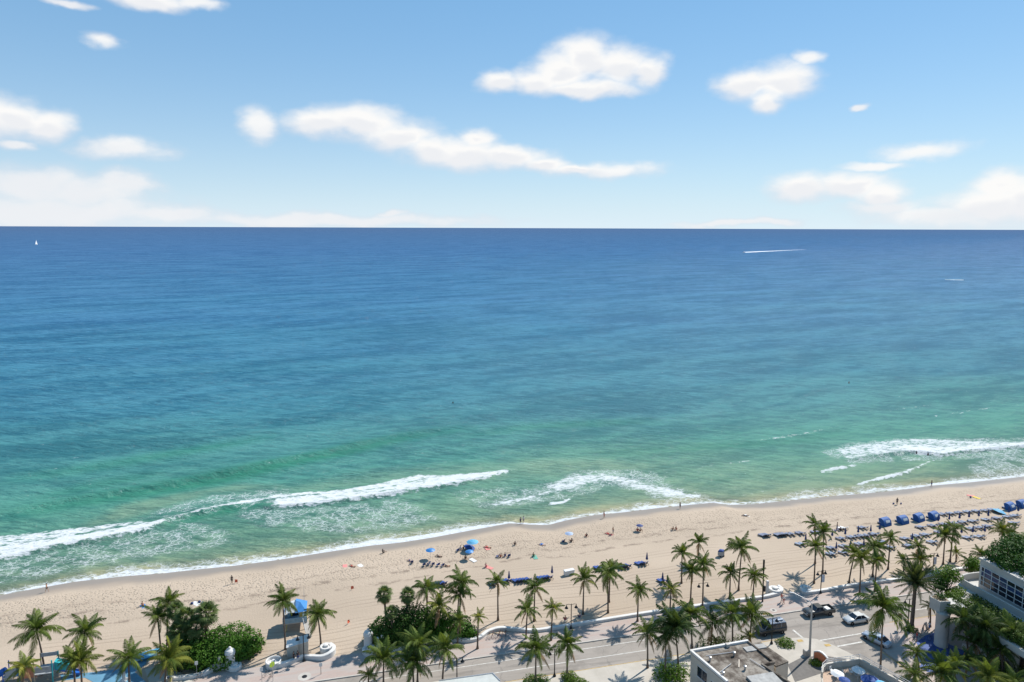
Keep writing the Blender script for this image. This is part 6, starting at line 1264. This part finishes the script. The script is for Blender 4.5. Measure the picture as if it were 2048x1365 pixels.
f, r = at(1733, 1280, RZ_), at(1762, 1295, RZ_); d = (f - r).normalized(); n = Vector((-d.y, d.x, 0)); n = n if n.y > 0 else -n
sedan('silver-blue sedan turning out of the side street', (f + r) / 2 + n * .8, math.atan2(d.y, d.x), paint('silver_blue_paint', (.40, .45, .52)))
# ------------------------------------------------------------------ bicycles
def bike_proto(m):
    o = thing('bicycle', '', 'bicycle')
    for x in (-.52, .52):
        b = MB(); n = 20; b.tube([(x + .33 * math.cos(2 * math.pi * k / n), 0, .34 + .33 * math.sin(2 * math.pi * k / n)) for k in range(n + 1)], .018, 5, False); w = b.build('wheel', M['rubber'], o)
        s_ = MB(); 
        for k in range(8): s_.tube([(x, 0, .34), (x + .32 * math.cos(.785 * k), 0, .34 + .32 * math.sin(.785 * k))], .004, 3)
        s_.build('spokes', M['steel'], w)
    b = MB()
    for a, c in (((-.52, .34), (-.05, .30)), ((-.05, .30), (.38, .78)), ((-.18, .82), (.36, .80)), ((-.05, .30), (-.2, .9)), ((-.52, .34), (-.18, .80)), ((.52, .34), (.34, .95))): b.tube([(a[0], 0, a[1]), (c[0], 0, c[1])], .018, 5)
    b.build('frame', m, o); MB().box((-.22, 0, .92), (.26, .13, .05), 0, .02).build('saddle', M['rubber'], o); MB().tube([(.28, -.27, 1.0), (.36, 0, .97), (.28, .27, 1.0)], .014, 5).build('handlebar', M['black_metal'], o); return o
M['bike_red'] = mat('red_brown_bike_paint', (.30, .07, .04), .4, .1, 4)
bk = {'r': bike_proto(M['bike_red']), 'k': bike_proto(M['black_metal'])}; bu = set()
def bike(k, pos, rz, label, group):
    o = bk[k] if k not in bu else copy_tree(bk[k]); bu.add(k); o.matrix_basis = Matrix.Translation(pos) @ Matrix.Rotation(rz, 4, 'Z') @ Matrix.Rotation(R(8), 4, 'X'); tag(o, label, 'bicycle', group)
for i in range(6):
    p = at(978 + i * 6.5, 1275 - i * .9); bike('r' if i != 2 else 'k', p, CA + R(70 + g7.uniform(-12, 12)), 'parked bicycle by the curved white wall, %s from the left' % ORD[i], 'bicycles parked at the curved wall')
for x, y, lab in ((534,1352,'black bicycle left of the round basin'), (541,1358,'black bicycle nearest the fluorescent sign'), (398,1358,'black bicycle leaning at the left wave wall'), (1826,1283,'bicycle at the left edge of the blue plaza'), (1838,1277,'bicycle at the top of the blue plaza'), (1866,1283,'bicycle left of the white column foot')): bike('k', at(x, y, LZ + .03), CA + R(g7.uniform(0, 180)), lab, 'bicycles on the pavements')
p = at(1850, 1258); o = thing('sandwich_board', 'grey sandwich board standing beyond the blue plaza', 'sign', p, CA + .4)
for s_ in (-1, 1): b = MB(); b.bar((0, s_ * .35, 0), (0, s_ * .04, 1.15), .75, .04); b.build('panel', M['pgrey'], o)
# ------------------------------------------------------------------ at sea
M['sail'] = mat('white_sail', (.80, .79, .77), .7, .04, .2); M['hull'] = mat('white_hull', (.75, .75, .75), .4, .05, .5)
def hull(mb, L, w, h):
    N = 9; vs = []; 
    for i in range(N):
        u = i / (N - 1); x = L * (u - .5); k = (1 - (2 * max(u - .35, 0) / 1.3) ** 2) * (1 if u < .98 else .12); vs += [(x, -w * k, h), (x, -w * k * .6, .1), (x, 0, -.25), (x, w * k * .6, .1), (x, w * k, h)]
    fs = [(i * 5 + k, i * 5 + k + 1, i * 5 + 6 + k, i * 5 + 5 + k) for i in range(N - 1) for k in range(4)] + [(i * 5 + 4, i * 5, i * 5 + 5, i * 5 + 9) for i in range(N - 1)] + [(0, 1, 2, 3, 4)]; mb.add(vs, fs)
p = at(73, 490, 0); o = thing('sailboat', 'white sailboat near the horizon at far left', 'boat', p, R(98)); b = MB(); hull(b, 15, 2.2, 1.5); b.build('hull', M['hull'], o)
MB().tube([(1.0, 0, 1.4), (1.0, 0, 18)], .14, 6).build('mast', M['steel'], o)
b = MB(); b.add([(.8, 0, 2.6), (-5.8, .5, 2.8), (-2.6, .7, 9), (.8, 0, 17.6)], [(0, 1, 2, 3)]); b.build('mainsail', M['sail'], o); b = MB(); b.add([(7.0, 0, 1.7), (1.2, .6, 2.4), (1.1, 0, 15)], [(0, 1, 2)]); b.build('jib', M['sail'], o)
MB().tube([(1, 0, 2.5), (-6, .5, 2.7)], .1, 6).build('boom', M['steel'], o)
p = at(1488, 505.5, 0); q = at(1612, 499.5, 0); d = (p - q).normalized(); o = thing('motorboat', 'white speedboat with long wake on the blue water at right', 'boat', p, math.atan2(d.y, d.x)); b = MB(); hull(b, 11, 1.7, 1.4); b.build('hull', M['hull'], o); MB().box((-.8, 0, 2.1), (3.0, 2.0, 1.5), 0, .3).build('cabin', M['hull'], o); MB().box((.8, 0, 2.3), (.5, 1.8, .7)).build('windscreen', M['glass'], o)
def foam_patch(name, label, pts, seed):
    """a low uneven ridge of broken white water"""
    gz = random.Random(seed); b = MB(); n = len(pts); vs = []; fs = []
    for i, (x, y, w, h) in enumerate(pts):
        d = Vector((pts[min(i + 1, n - 1)][0] - pts[max(i - 1, 0)][0], pts[min(i + 1, n - 1)][1] - pts[max(i - 1, 0)][1])).normalized(); nr = Vector((-d.y, d.x))
        for k, hh in ((-1, 0), (-.4, h * gz.uniform(.5, 1)), (.35, h), (1, 0)): kk = k * w * gz.uniform(.6, 1.2); vs.append((x + nr.x * kk, y + nr.y * kk, hh - (.3 if hh == 0 else 0)))
    fs = [(i * 4 + k, i * 4 + k + 1, i * 4 + 5 + k, i * 4 + 4 + k) for i in range(n - 1) for k in range(3)]; b.add(vs, fs); o = b.build(name, M['foam']); o['kind'] = 'stuff'; tag(o, label, 'foam'); return o
M['foam'] = mat('white_foam', (.78, .79, .79), .9, .06, 2)
foam_patch('boat_wake', 'long thin white wake trailing behind the speedboat', [(*(p.lerp(q, k / 40)).xy, 6.5 * (1 - k / 42) ** .8 + .4, 1.4 * (1 - k / 44)) for k in range(41)], 3)
a, c = at(1890, 560, 0), at(1927, 561, 0); foam_patch('whitecap', 'short streak of white water far out at right', [(*(a.lerp(c, k / 14)).xy, 3.0 * math.sin(math.pi * (k + .5) / 15) * g7.uniform(.5, 1.2), .7) for k in range(15)], 5)
